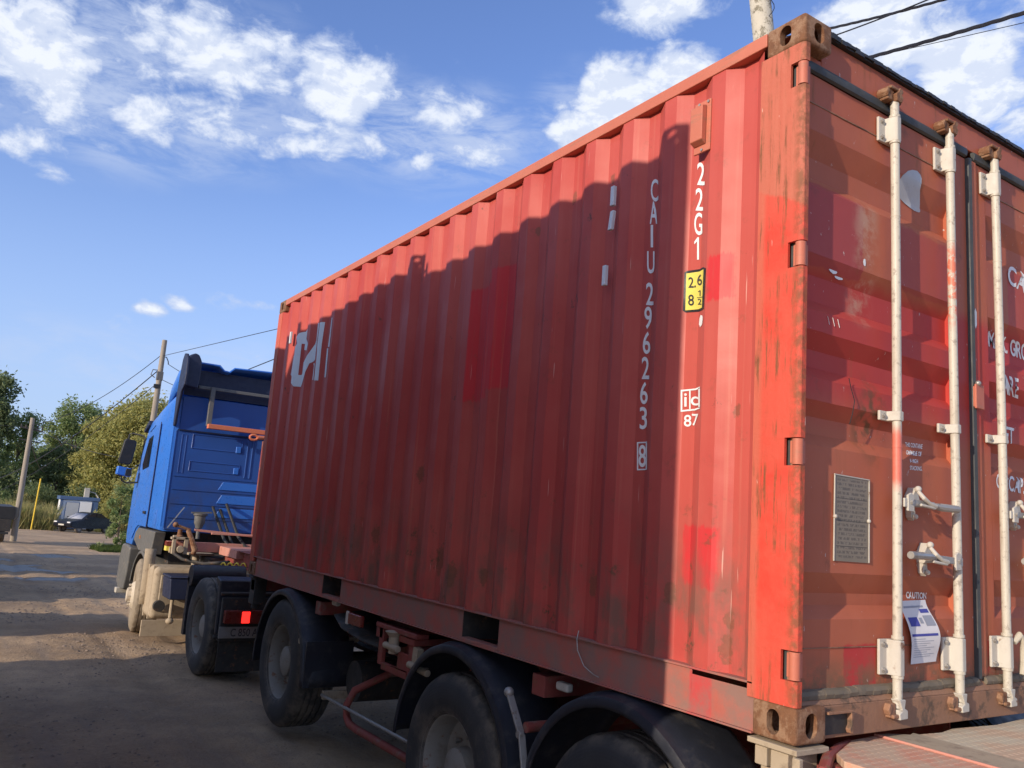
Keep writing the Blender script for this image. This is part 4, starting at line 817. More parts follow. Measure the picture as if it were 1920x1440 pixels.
# nose cross beam
b = MB(); b.box(-.02, 2.46, 9.54, 9.66, -.03, .09); b.box(.5, 2.2, 9.5, 9.54, .20, .225); b.build('nose_beam', MT['pinkbeam'], tr, bevel=.004)
b = MB(); b.bar((.30, 9.6, .245), (1.6, 9.56, .17), .04, .03); b.build('nose_rod', MT['pinkbeam'], tr, bevel=.003)
b = MB(); b.box(.0, .22, 9.48, 9.54, -.05, .02); b.box(.02, .06, 9.44, 9.50, -.06, .17); b.box(.16, .21, 9.44, 9.50, -.06, .15); b.box(.0, .22, 9.44, 9.52, .12, .15); b.cyl((.12, 9.42, .0), (.12, 9.5, .0), .045, 14); b.build('nose_lock_frame', MT['dusty'], tr, bevel=.005)
b = MB(); b.lathe([(.001, .10), (.05, .10), (.05, .16), (.03, .18), (.03, .24), (.001, .25)], (.12, 9.58, 0), 'z', 14); b.bar((.04, 9.56, .30), (.24, 9.56, .24), .05, .035); b.tube([(.20, 9.5, .24), (.24, 9.46, .14), (.30, 9.44, .0), (.28, 9.44, -.06)], [.03, .035, .04, .03], 10); b.ball((.05, 9.56, .30), .035); b.build('nose_twist_lock', MT['rust'], tr, bevel=.004)
b = MB(); b.box(-.032, -.021, 9.545, 9.655, .03, .085); b.box(-.03, .035, 9.52, 9.538, .03, .085); b.build('corner_reflector', MT['redlens'], tr)
b = MB(); b.box(-.032, -.021, 9.545, 9.655, -.028, .028); b.box(-.03, .035, 9.52, 9.538, -.028, .028); b.build('corner_reflector', MT['yellow'], tr)
b = MB(); b.box(.62, 1.5, 8.7, 9.5, -.05, .06); b.build('gooseneck_box', MT['pinkbeam'], tr, bevel=.01)
# ---------------------------------------------------------------- tractor
tk = thing('truck_tractor', 'blue cab tractor unit with roof spoiler coupled ahead of the red container', 'truck', (1.2, 9.5, gz(9.5)))
SP = [(10.15, .19), (10.15, 1.98), (10.20, 2.04), (10.9, 1.94), (11.75, 1.76), (11.93, 1.66), (12.30, 1.20), (12.52, .90), (12.58, .60), (12.60, .05), (12.55, -.12), (12.05, -.12), (11.75, .12), (11.55, .19)]
def hull(x, ins):
    c = Vector((11.3, .9)); out = []
    for y, z in SP:
        d = Vector((y, z))-c; k = 1-ins/d.length; out.append((x, c.x+d.x*k, c.y+d.y*k))
    return out
def loft(b, rings, cap=True):
    V = [[b.b.verts.new(p) for p in r] for r in rings]; n = len(V[0])
    for A, B in zip(V, V[1:]):
        for j in range(n): b.b.faces.new([A[j], A[(j+1) % n], B[(j+1) % n], B[j]])
    if cap: b.b.faces.new(V[0][::-1]); b.b.faces.new(V[-1])
b = MB(); loft(b, [hull(-.03, .05), hull(-.022, .022), hull(.01, .004), hull(.05, 0), hull(2.37, 0), hull(2.41, .004), hull(2.442, .022), hull(2.45, .05)]); cab = b.build('cab_body', MT['blue'], tk, smooth=28)
b = MB()   # back wall sheet with pressed panels
b.box(.02, 2.40, 10.128, 10.149, .21, 1.55); b.box(.05, 2.37, 10.132, 10.149, 1.565, 2.03); bk = b.build('cab_back_wall', MT['blueback'], cab, bevel=.01)
b = MB()
def groove(x0, x1, z0, z1, w=.010):
    b.tube([(x0, 10.128, z0), (x1, 10.128, z0), (x1, 10.128, z1), (x0, 10.128, z1), (x0, 10.128, z0)], w, 6, False)
for z in (.94, .76, .57, .38): b.box(.05, 2.38, 10.120, 10.1275, z-.009, z+.009)
groove(.24, .92, 1.33, 1.52, .008); groove(.24, .92, 1.02, 1.15, .008); groove(1.0, 1.07, .98, 1.52); groove(.10, .16, .98, 1.5, .006)
groove(1.42, 2.2, 1.33, 1.52, .008); groove(1.42, 2.2, 1.02, 1.15, .008); b.build('pressed_rib', MT['blueback'], bk)
b = MB()
for z in (1.07, 1.37): b.box(.84, .91, 10.112, 10.128, z-.05, z+.04)
b.build('back_panel_boss', MT['blue'], bk, bevel=.012)
b = MB(); b.box(.03, 2.40, 10.11, 10.13, 1.552, 1.566); b.build('back_wall_seam', MT['navy'], bk)
b = MB()
for z0, z1 in ((.41, .54), (.60, .72), (.79, .90)): b.prism([(.66, z0), (1.28, z0), (1.28, z1), (.72, z1)], 'y', 10.118, 10.128)
b.build('lower_lit_panel', MT['blue'], bk, bevel=.012)  # brighter blue bands stand in for sunlit stripes on the lower wall
# left edge light strip (gap trim catching light)
b = MB(); b.bar((-.02, 10.12, .25), (-.02, 10.12, 1.95), .018, .012, (0, 1, 0)); b.build('corner_trim', MT['blue'], cab)
# door
b = MB(); b.prism([(10.98, .20), (11.62, .20), (11.78, .15), (12.02, -.02), (12.06, .85), (11.62, 1.58), (11.30, 1.66), (10.92, 1.68)], 'x', -.046, -.034); do = b.build('cab_door', MT['blue'], tk, bevel=.01)
b = MB(); b.prism([(11.40, 1.06), (11.86, 1.02), (11.92, 1.10), (11.66, 1.49), (11.36, 1.53)], 'x', -.050, -.047); b.build('door_window', MT['glass'], do)
b = MB(); b.box(-.072, -.047, 11.12, 11.26, .38, .42); b.build('door_handle', MT['black'], do, bevel=.006)
b = MB(); b.tube([(-.047, 10.97, .2), (-.047, 10.91, 1.7)], .006, 6); b.tube([(-.047, 11.30, 1.67), (-.047, 11.64, 1.59)], .006, 6); b.build('door_seam', MT['navy'], do)
b = MB(); b.prism([(10.42, .25), (10.62, .25), (10.62, .46), (10.42, .46)], 'x', -.037, -.030); b.build('side_hatch', MT['blue'], cab, bevel=.004)
b = MB(); b.sheet([[(x, 12.58-.33*t-.02, .93+.32*1.9*t) for t in (0, .25, .5, .75, 1.)] for x in (.1, .8, 1.6, 2.3)]); b.build('windscreen', MT['glass'], cab, solid=.01)
b = MB(); b.prism([(11.80, 1.70), (12.12, 1.60), (12.14, 1.64), (11.84, 1.78)], 'x', -.06, 2.45); b.build('sun_visor', MT['navy'], tk, bevel=.01)
# grey corner below door, arch, wheel, mud flap
b = MB(); b.prism([(10.30, .17), (11.55, .17), (11.74, .10), (11.80, -.02), (11.62, -.06), (11.35, -.14), (10.42, -.14)], 'x', -.045, .10); b.build('wing_panel', MT['greyplastic'], tk, bevel=.012)
b = MB(); b.box(-.050, -.046, 11.28, 11.36, .02, .07); b.build('side_marker', MT['amber'], tk, bevel=.002)
fender(tk, 11.05, -.73, .60, R(12), R(165), -.045, .30, 'greyplastic', 'wheel_arch')
wheel(tk, (-.075, 11.0, gz(11)+.50), r=.50, kind='front', mt='dustytyre', mr='dustyrim', rot=R(-7)); wheel(tk, (2.50, 11.0, gz(11)+.50), r=.50, kind='front', out=1, rot=R(-7))
b = MB(); b.sheet([[(x, 10.33-.05*math.sin(t*2), -.06-.72*t) for x in (-.13, -.06, .01)] for t in (0, .2, .4, .6, .8, 1.)]); b.build('front_mud_flap', MT['dusty'], tk, solid=.03)
b = MB(); b.prism([(12.15, -.12), (12.60, -.12), (12.72, -.3), (12.72, -.72), (12.55, -.80), (12.10, -.78), (11.98, -.5), (11.95, -.15)], 'x', -.06, 2.47); b.build('front_bumper', MT['greyplastic'], tk, bevel=.03)
b = MB(); b.box(-.10, .16, 12.35, 12.5, -.86, -.78); b.build('bumper_step', MT['whitesteel'], tk, bevel=.01)
# tank, battery, plates
b = MB(); b.box(-.06, .52, 9.86, 10.42, -.92, -.26); b.build('fuel_tank', MT['dusty'], tk, bevel=.07, bseg=4)
b = MB(); b.box(-.065, .525, 9.95, 9.99, -.925, -.255); b.box(-.065, .525, 10.25, 10.29, -.925, -.255); b.build('tank_strap', MT['dusty'], tk, bevel=.005)
b = MB(); b.box(.02, .46, 9.838, 9.862, -.82, -.36); b.build('tank_end_panel', MT['dusty'], tk, bevel=.03)
b = MB(); b.prism([(.05, -.62), (.52, -.62), (.56, -.36), (.03, -.36)], 'y', 9.35, 9.80); b.box(.02, .58, 9.34, 9.81, -.36, -.325); b.build('battery_box', MT['navy'], tk, bevel=.02)
b = MB(); b.box(-.14, .55, 9.86, 9.90, -1.13, -.93); b.build('valance_plate', MT['dusty'], tk, bevel=.004)
b = MB(); b.cyl((.13, 9.55, -.63), (.13, 9.55, -.86), .022, 10); b.ball((.13, 9.55, -.90), .05, 1, 1, .8); b.build('drain_hose', MT['dusty'], tk)
b = MB(); b.cyl((.02, 9.80, -.74), (.02, 9.72, -.74), .07, 18); b.build('tank_fitting', MT['darksteel'], tk)
wheel(tk, (.30, 8.75, gz(9)+.39), r=.36, w=.2)
# rear axle
for yc in (7.47,):
    wheel(tk, (-.04, yc, gz(7.4)+.495), r=.495, w=.27); wheel(tk, (2.48, yc, gz(7.4)+.495), r=.495, w=.27, out=1); wheel(tk, (.27, yc, gz(7.4)+.495), r=.495, w=.27)
b = MB(); b.cyl((-.03, 8.08, -.20), (.56, 8.08, -.20), .115, 24); b.box(-.03, .56, 8.10, 8.19, -.85, -.22); b.build('rear_wing_front', MT['fender'], tk, bevel=.004)
b = MB(); b.prism([(6.86, -.14), (7.02, -.11), (7.04, -.16), (6.92, -.22), (6.88, -.66), (6.84, -.66)], 'x', -.02, .62); b.build('rear_wing_back', MT['fender'], tk, bevel=.015)
b = MB(); b.cyl((-.02, 6.78, -.26), (.60, 6.78, -.26), .018, 10); b.build('wing_rail', MT['darksteel'], tk)
b = MB(); b.box(.0, .55, 6.76, 6.82, -.72, -.30); b.box(-.04, .6, 6.80, 6.835, -.70, -.66); b.build('light_panel', MT['darksteel'], tk, bevel=.01)
b = MB(); b.box(.02, .44, 6.70, 6.758, -.545, -.415); tl = b.build('tail_light', MT['redlens'], tk, bevel=.01)
b = MB(); b.box(.185, .265, 6.692, 6.70, -.535, -.425); b.build('lit_lens', MT['taillit'], tl, bevel=.004)
b = MB(); b.box(-.01, .50, 6.735, 6.75, -.685, -.575); lp = b.build('licence_plate', MT['platewhite'], tk, bevel=.003)
vs, fs = textmesh('C 850 A', .105, .75, .001); bm = bmesh.new(); V = [bm.verts.new((.235+a, 6.733, -.665+c)) for a, c in vs]
for f in fs:
    try: bm.faces.new([V[i] for i in f])
    except ValueError: pass
b = MB(); b.b.free(); b.b = bm; b.build('plate_characters', MT['ink'], lp)
b = MB(); b.box(.02, .56, 6.82, 6.832, -1.02, -.70); b.build('rear_mud_flap', MT['darksteel'], tk, bevel=.003)
b = MB()
for x in (.78, 1.64): b.box(x-.04, x+.04, 6.6, 12.2, -.62, -.36)
for y in (6.7, 8.2, 9.4, 10.6): b.box(.78, 1.64, y-.05, y+.05, -.6, -.38)
b.build('truck_frame', MT['darksteel'], tk, bevel=.004)
b = MB(); b.cyl((1.21, 7.4, -.36), (1.21, 7.4, -.28), .45, 28); b.build('fifth_wheel', MT['darksteel'], tk)
b = MB(); b.box(.2, 2.2, 10.5, 12.3, -.75, .2); b.box(.5, 1.9, 9.5, 10.5, -.5, -.1); b.build('engine_block', MT['darksteel'], tk, bevel=.02)
b = MB(); b.tube([(.60+.03*k/8+.045*math.cos(k*1.57), 9.0+.0*k, -.16+.045*math.sin(k*1.57)) if 0 else (.42+.010*k, 8.55+.03*math.cos(k*.785), -.115+.03*math.sin(k*.785)) for k in range(40)]+[(.83, 8.5, -.08), (.86, 8.5, .02), (.80, 8.5, .03), (.92, 8.5, .05)], .009, 8); b.build('coiled_air_line', MT['yelhose'], tk)
b = MB(); b.box(.72, 1.25, 8.4, 8.6, -.24, -.16); b.box(.8, 1.2, 8.45, 8.6, -.15, .0); b.cyl((.78, 8.42, -.08), (.78, 8.6, -.08), .06, 12); b.build('valve_block', MT['dusty'], tk, bevel=.015)
b = MB(); b.lathe([(.001, .26), (.045, .26), (.055, .30), (.07, .33), (.072, .42), (.09, .43), (.095, .455), (.03, .46), (.001, .47)], (.42, 9.9, 0), 'z', 20); b.cyl((.42, 9.9, .12), (.42, 9.9, .27), .025, 10); b.bar((.30, 9.88, .46), (.56, 9.88, .475), .03, .02); b.build('air_filter', MT['greyplastic'], tk)
b = MB(); b.cyl((.42, 9.85, -.36), (.42, 9.85, -.08), .045, 14); b.box(.30, .62, 9.7, 9.95, -.085, -.06); b.build('support_stub', MT['dusty'], tk)
for k, (x0_, z0_, x1_, z1_) in enumerate(((.62, .55, .95, .02), (.72, .52, 1.02, -.02), (.80, .60, 1.10, .05))):
    b = MB(); b.tube([(x0_, 10.1, z0_), (x0_+.02, 9.95, z0_-.12), (x0_+.10, 9.7, z0_-.42), (x1_-.08, 9.3, z1_-.12), (x1_, 8.9, z1_)], .02, 8); b.build('air_hose', MT['black'], tk)
b = MB(); b.tube([(.10, 10.0, -.05), (.22, 9.7, -.14), (.40, 9.3, -.16), (.6, 8.9, -.10)], .02, 8); b.build('air_hose', MT['darksteel'], tk)
# rack behind the cab
b = MB(); b.box(.36, 2.2, 9.86, 9.94, 1.60, 1.665); b.build('rack_beam', MT['orange'], tk, bevel=.008)
b = MB(); b.box(.36, .42, 9.95, 10.01, 1.64, 2.18); b.box(2.05, 2.11, 9.95, 10.01, 1.64, 2.18); b.box(.2, 2.3, 9.98, 10.02, 2.14, 2.18); b.build('rack_post', MT['greyplastic'], tk, bevel=.004)
b = MB(); b.tube([(.98+.055*math.cos(t*.7), 9.82, 1.545+.035*math.sin(t*.7)) for t in range(10)], .018, 8); b.cyl((1.03, 9.82, 1.55), (1.25, 9.84, 1.56), .03, 10); b.build('rack_shackle', MT['orange'], tk)
b = MB(); b.box(1.08, 1.105, 9.7, 9.74, .2, 1.5); b.build('rack_upright', MT['trailred'], tk, bevel=.004)
# roof spoiler: hollow shell open to the back
def arch(y, zt, zb, x0, x1, rad=.10):
    p = [(x0, y, zb)]
    for k in range(7): a = math.pi-k*math.pi/2/6; p.append((x0+rad+rad*math.cos(a), y, zt-rad+rad*math.sin(a)))
    p += [(.45, y, zt-.0), (.52, y, zt-.065), (.60, y, zt-.07), (.66, y, zt-.005), (1.22, y, zt+.02), (1.78, y, zt-.005), (1.84, y, zt-.07), (1.92, y, zt-.065), (1.99, y, zt)]
    for k in range(7): a = math.pi/2-k*math.pi/2/6; p.append((x1-rad+rad*math.cos(a), y, zt-rad+rad*math.sin(a)))
    p.append((x1, y, zb)); return p
b = MB(); b.sheet([arch(10.02, 2.50, 2.16, .02, 2.42), arch(10.5, 2.46, 2.10, .02, 2.42), arch(11.0, 2.28, 1.98, .05, 2.39), arch(11.4, 2.02, 1.84, .10, 2.34), arch(11.6, 1.84, 1.76, .15, 2.29, .05)]); b.build('roof_spoiler', MT['blue'], tk, solid=.025, smooth=40)
b = MB(); b.box(.05, 2.39, 10.16, 10.18, 2.05, 2.42); b.build('spoiler_inside_shade', MT['navy'], tk)  # navy sheet gives the spoiler's hollow its shade by colour
b = MB(); b.sheet([[(-.05, y, z), (-.03, y-.03, z)] for y, z in ((9.9, 2.1),)]*2) if 0 else None
b = MB()
pts = [(9.80, 2.14), (9.78, 2.30), (9.82, 2.50), (9.90, 2.58), (10.02, 2.60), (10.10, 2.52), (10.16, 2.3), (10.2, 2.0), (10.16, 1.6), (10.10, 1.6), (10.02, 1.9), (9.95, 2.06)]
b.prism(pts, 'x', -.035, .0)
b.build('side_deflector', MT['navy'], tk, bevel=.012)  # navy in place of cab blue: shade of the away-facing side as colour
b = MB(); b.prism([(-.03, 2.14), (-.03, 2.48), (.02, 2.57), (.08, 2.60), (.13, 2.58), (.17, 2.50), (.18, 2.35), (.16, 2.12)], 'y', 9.86, 10.0); b.build('spoiler_corner', MT['navy'], tk, bevel=.02)  # coloured navy for the shade on its rear face
b = MB(); b.box(.2, 2.3, 10.0, 10.04, 2.155, 2.185); b.build('spoiler_rail', MT['greyplastic'], tk, bevel=.003)
# mirrors
b = MB(); b.prism([(-.34, 1.10), (-.36, 1.14), (-.31, 1.46), (-.28, 1.49), (-.16, 1.47), (-.13, 1.44), (-.17, 1.11), (-.20, 1.09)], 'y', 12.16, 12.24); mi = b.build('wing_mirror', MT['black'], tk, bevel=.02)
b = MB(); b.prism([(-.37, .93), (-.36, 1.06), (-.16, 1.03), (-.15, .92), (-.18, .90)], 'y', 12.10, 12.24); b.build('lower_mirror', MT['blue'], tk, bevel=.02)
b = MB(); b.prism([(-.25, .92), (-.24, 1.03), (-.165, 1.02), (-.155, .93), (-.18, .91)], 'y', 12.09, 12.10); b.build('mirror_glass', MT['black'], tk, bevel=.003)
b = MB(); b.tube([(-.26, 12.2, 1.47), (-.25, 12.2, 1.56), (-.2, 12.18, 1.575), (-.06, 12.1, 1.55), (-.03, 12.05, 1.5)], .012, 8); b.tube([(-.29, 12.2, .95), (-.27, 12.2, .84), (-.2, 12.2, .81), (-.04, 12.15, .83)], .012, 8); b.cyl((-.02, 12.2, 1.5), (-.02, 12.25, .75), .014, 8); b.build('mirror_arm', MT['black'], tk)

# ---------------------------------------------------------------- neighbouring parked container trucks (outside the frame; they cast the shade)
random.seed(21)
def parked(x, y0, z0, k, name_i, label, colm, L=6.058, H=2.896, z_top=None):
    """container whose end faces +x at x; y0 = its low-y corner; axis yawed so that the far end drops in y by k per metre"""
    ang = math.atan(k)
    root = thing('parked_container', label, 'container', (0, 0, 0), group='containers parked in a row across the yard')
    base_container(root, H, L, 2.438, colm, False)
    # local +y (front) -> world +x ;  local x -> world -y
    M = Matrix.Translation((x, y0, z0)) @ Matrix.Rotation(ang-math.pi/2, 4, 'Z') @ Matrix.Translation((-2.438, -L, 0))
    root.matrix_world = M; root.location = M.translation; root.rotation_euler = (0, 0, ang-math.pi/2)
    return root
OX = dict(cast='rustopen', post='oxide', rail='oxide', lrail='oxide'); NV = dict(cast='rustopen', post='navy', rail='navy', lrail='navy'); OL = dict(cast='rustopen', post='olive', rail='olive', lrail='olive')
T = .25; XC = -2.62; SZ = .33*2.62; KY = .15
def shade_y(ys): return ys-T*(-XC)      # y on the row for a shadow edge y at x=0
PARK = [(shade_y(.60), 2.405+SZ-2.896, OX, 'oxide red container parked beside the camera, nearest the trailer doors'), (shade_y(3.045), 2.405+SZ-2.896, NV, 'dark navy container parked second in the row beside the trailer'),
        (shade_y(5.66), 2.21+SZ-2.896, OL, 'olive container parked third in the row opposite the tractor wheels'), (shade_y(11.2), .25, OX, 'oxide red container parked fourth in the row beyond a sunny gap'),
        (shade_y(15.6), .1, NV, 'dark navy container parked fifth in the row'), (shade_y(18.1), .1, OL, 'olive container parked sixth in the row'), (shade_y(22.2), .0, OX, 'oxide red container parked seventh in the row'),
        (shade_y(24.7), -.1, NV, 'dark navy container parked eighth in the row'), (shade_y(27.2), -.1, OL, 'olive container parked ninth in the row'), (shade_y(29.7), -.2, OX, 'oxide red container parked tenth in the row, farthest from the camera')]
trot = None
for i, (y, z, cm_, lab) in enumerate(PARK):
    if i == 3: continue
    parked(XC, y, z, KY if i != 2 else .12, i, lab, cm_)
    g0 = gz(y)
    ch = thing('parked_chassis', lab.replace('container parked', 'container chassis parked').replace('oxide red ', 'low ').replace('dark navy ', 'dark ').replace('olive ', 'dusty '), 'trailer', (XC-3, y+1.2, g0), group='chassis under the row of parked containers')
    b = MB(); yc = y+1.1-(KY*3)
    for o_ in (-.5, .5): b.bar((XC-.1, yc+o_+.4, z-.14), (XC-6.2, yc+o_-.5, z-.14), .1, .26)
    for xx in (-.3, -3., -5.8): b.box(XC+xx-.1, XC+xx+.1, yc-1.2+.15*(xx+3), yc+1.25+.15*(xx+3), z-.16, z-.012)
    b.build('chassis_frame', MT['darksteel'], ch)
    for xx in (-1.0, -2.3):
        for o_ in (-1.2, 1.0):
            b = MB(); yy = yc+o_+.15*(xx+3); b.lathe([(.27, 0), (.30, -.01), (.46, 0), (.49, .04), (.49, .22), (.46, .26), (.30, .27), (.27, .26)], (XC+xx, yy, g0+.49), 'y', 32); w_ = b.build('wheel', MT['tyre'], ch)
            b = MB(); b.cyl((XC+xx, yy+.06, g0+.49), (XC+xx, yy+.2, g0+.49), .272, 24); b.build('rim', MT['rim'], w_)

y = shade_y(11.2); z = gz(y); lb = thing('parked_trailer', 'low empty flatbed trailer parked in the sunny gap of the container row', 'trailer', (XC-3, y+1.1, z), group='chassis under the row of parked containers')
b = MB(); b.box(XC-6., XC+.2, y-.1, y+2.2, z+.42, z+.80); b.build('flatbed', MT['darksteel'], lb, bevel=.02)
for yy in (y+.05, y+1.95):
    for xx in (-1., -5.): b = MB(); b.lathe([(.12, 0), (.25, -.01), (.30, .02), (.30, .18), (.25, .2), (.12, .2)], (XC+xx, yy-.08, z+.30), 'y', 26); b.build('wheel', MT['tyre'], lb)
b = MB(); b.box(XC+.1, XC+.22, y-.1, y+2.2, z+.1, z+.42); b.build('bumper', MT['darksteel'], lb, bevel=.02)
# ---------------------------------------------------------------- far left lorry tail
lt = thing('parked_lorry', 'dark tail of a lorry cut off by the left edge of the photo', 'truck', (-1.2, 42, gz(42)))
def rect3(b, *a): b.box(*a)
b = MB(); b.box(-2.45, -.02, 42, 47, gz(42)+1.05, gz(42)+1.62); b.build('cargo_bed', MT['black'], lt, bevel=.02)
b = MB(); b.box(-2.3, -.10, 41.9, 42.0, gz(42)+.52, gz(42)+1.05); b.build('tail_board', MT['darksteel'], lt, bevel=.02)
b = MB(); b.box(-2.35, -.16, 41.85, 42.0, gz(42)+.40, gz(42)+.50); b.build('bumper', MT['black'], lt, bevel=.01)
b = MB(); b.tube([(-.02, 42, gz(42)+1.0), (.12, 42, gz(42)+1.2), (.10, 42, gz(42)+1.6), (.12, 42, gz(42)+1.9)], .02, 8); b.build('hanging_hose', MT['black'], lt)
for x in (-.55, -2.2): b = MB(); b.lathe([(.1, 0), (.3, 0), (.46, 0), (.49, .04), (.49, .26), (.46, .3), (.1, .3)], (x, 43, gz(42)+.49), 'x', 28); b.build('wheel', MT['tyre'], lt)

# ---------------------------------------------------------------- car
def car(x, y, rz):
    g0 = gz(y)+.12
    root = thing('parked_car', 'dark navy saloon car parked in front of the white booth', 'car', (x, y, g0))
    def P(px, py, pz): return (x+px, y+py, g0+pz)
    prof = [(-2.2, .35), (-2.25, .55), (-2.15, .72), (-1.35, .86), (-1.1, .90), (-.35, 1.36), (.2, 1.44), (.9, 1.40), (1.65, 1.02), (2.15, .98), (2.28, .75), (2.25, .35), (1.8, .25), (-1.8, .25)]
    def ring(yy, ins, dz=0): return [P(px*(1-ins*.03), yy*(1-(.22 if pz > 1 else 0)), pz-ins*.02) for px, pz in prof]
    b = MB(); loft(b, [ring(-.86, 1.5), ring(-.80, .3), ring(-.5, 0), ring(.5, 0), ring(.80, .3), ring(.86, 1.5)]); b.build('body', MT['carpaint'], root, smooth=40)
    for s in (-1, 1):
        b = MB(); b.prism([(x-.95, g0+.93), (x-.35, g0+1.30), (x+.25, g0+1.37), (x+.25, g0+.95)], 'y', y+s*.74-.03, y+s*.74+.03); b.build('side_window', MT['glass'], root)
        b = MB(); b.prism([(x+.32, g0+.95), (x+.32, g0+1.37), (x+.85, g0+1.33), (x+1.35, g0+1.04)], 'y', y+s*.74-.03, y+s*.74+.03); b.build('side_window', MT['glass'], root)
        b = MB(); b.box(x-2.26, x-2.05, y+s*.62-.14, y+s*.62+.14, g0+.60, g0+.70); b.build('headlight', MT['lamp'], root, bevel=.02)
        b = MB(); b.box(x-.85, x-.7, y+s*.9-.08, y+s*.9+.08, g0+.92, g0+1.04); b.build('wing_mirror', MT['carpaint'], root, bevel=.02)
        for wx in (-1.35, 1.4):
            b = MB(); b.lathe([(.18, -.02), (.28, -.03), (.32, 0), (.32, .18), (.28, .2), (.18, .2)], (x+wx, y+s*.74-.09, g0+.20), 'y', 24); w_ = b.build('wheel', MT['tyre'], root)
            b = MB(); b.cyl((x+wx, y+s*.74-.10, g0+.20), (x+wx, y+s*.74+.1, g0+.20), .19, 18); b.build('rim', MT['rim'], w_)
    b = MB(); b.sheet([[P(-1.13, yy*.98, .915), P(-.42, yy*.80, 1.335)] for yy in (-.72, 0, .72)]); b.build('windscreen', MT['papergrey'], root, solid=.01)
    b = MB(); b.box(x-2.30, x-2.26, y-.26, y+.26, g0+.40, g0+.51); b.build('number_plate', MT['whitesteel'], root)
    root.rotation_euler = (0, 0, rz); root.location = (x, y, g0)
    return root
car(6.3, 71, R(40))
# booth behind the car
bx, by = 6.45, 78.0; g0 = gz(by)
bo = thing('booth', 'small white and blue booth with a white chimney box behind the car', 'booth', (bx, by, g0+.1), (0, 0, R(0)))
b = MB(); b.box(bx-1.35, bx+1.45, by, by+2.2, g0+.1, g0+2.5); b.build('wall', MT['booth_w'], bo, bevel=.03)
b = MB(); b.box(bx-1.5, bx+1.6, by-.12, by+2.35, g0+2.5, g0+2.8); b.build('roof', MT['booth_b'], bo, bevel=.03)
b = MB(); b.box(bx-1.42, bx-1.2, by-.06, by, g0+.1, g0+2.49); b.box(bx+1.0, bx+1.5, by-.06, by, g0+.1, g0+2.49); b.box(bx-1.0, bx+.1, by-.05, by, g0+.1, g0+2.35); b.build('trim', MT['booth_b'], bo)
b = MB(); b.box(bx-.92, bx+.02, by-.07, by-.05, g0+.6, g0+2.3); b.build('window', MT['cloudy'], bo)
b = MB(); b.box(bx+.1, bx+1.0, by-.10, by-.0, g0+.9, g0+2.4); b.build('shutter', MT['letter'], bo)
b = MB(); b.box(bx+.35, bx+.75, by+.3, by+.8, g0+2.8, g0+3.6); b.tube([(bx+.75, by+.5, g0+3.3), (bx+1.2, by+.5, g0+3.2), (bx+1.5, by+.4, g0+2.8)], .05, 8); b.build('chimney', MT['whitesteel'], bo, bevel=.02)
# ---------------------------------------------------------------- poles and cables
def pole(name, p0, p1, r0_, r1_, m, label, cat='pole'):
    t = thing(name, label, cat, p0); b = MB(); n = 8
    b.tube([tuple(Vector(p0).lerp(Vector(p1), k/n)) for k in range(n+1)], [r0_+(r1_-r0_)*k/n for k in range(n+1)], 14); b.build('shaft', MT[m], t); return t
p1 = pole('utility_pole', (.25, 45, gz(45)-.3), (.22, 45, 3.98), .15, .10, 'wood', 'weathered grey utility pole nearest the left edge of the photo')
b = MB(); b.bar((-.25, 45, 3.5), (.75, 45, 3.35), .06, .08); b.bar((-.2, 45, 2.9), (.7, 45, 2.8), .05, .06)
for x in (-.2, .0, .5, .7): b.cyl((x, 45, 3.45), (x, 45, 3.62), .04, 8)
b.build('crossarm', MT['darksteel'], p1)
p2 = pole('utility_pole', (3.45, 32, gz(32)-.3), (3.47, 32, 6.6), .15, .09, 'wood', 'tall weathered utility pole rising behind the blue cab')
b = MB(); b.box(3.36, 3.58, 31.9, 32.1, 5.02, 5.35); b.build('junction_box', MT['greyplastic'], p2, bevel=.01)
b = MB(); b.box(3.3, 3.52, 31.88, 32.0, 4.7, 4.85); b.build('clamp', MT['black'], p2)
b = MB(); b.tube([(3.47, 32, 5.95), (3.62, 32, 5.95), (3.70, 32, 5.8), (3.72, 32, 5.7)], .02, 6); b.build('wire_bracket', MT['greyplastic'], p2); b = MB(); b.tube([(3.38, 32, 5.4), (3.2, 32, 5.4), (3.15, 32, 5.2), (3.3, 32, 5.1)], .02, 6); b.build('pole_fittings', MT['greyplastic'], p2)
p3 = pole('utility_pole', (4.95, 92, gz(90)-.3), (5.05, 92, 2.7), .16, .11, 'wood', 'distant thin utility pole against the dark trees')
b = MB(); b.tube([(4.2, 92, gz(90)), (4.95, 92, 1.8)], .1, 8); b.build('strut', MT['wood'], p3); b = MB(); b.bar((4.5, 92, 2.4), (5.5, 92, 2.35), .1, .12); b.build('crossarm', MT['darksteel'], p3)
p4 = pole('concrete_pole', (6.112, 4.2, gz(4)-.2), (4.181, 4.2, 9.4), 0.153, 0.114, 'concrete', 'pale concrete pole rising behind the container roof')
b = MB()
for z in (5.60, 5.66, 5.72): b.lathe([(0.126, -.012), (0.129, 0), (0.126, .012)], (4.864+(-0.1796)*(z-5.6), 4.2, z), 'z', 20)
b.build('steel_band', MT['steel'], p4, solid=.006)
yp = pole('yellow_post', (2.66, 70, gz(70)-.2), (2.76, 70, 1.30), .05, .05, 'yellowpole', 'slim yellow post standing in the weeds', 'post')
def ray_at(px, dist):
    d = (fw+rr*((px[0]-960)/1552.445)-uu*((px[1]-720)/1552.445)).normalized(); return cm.translation+d*dist
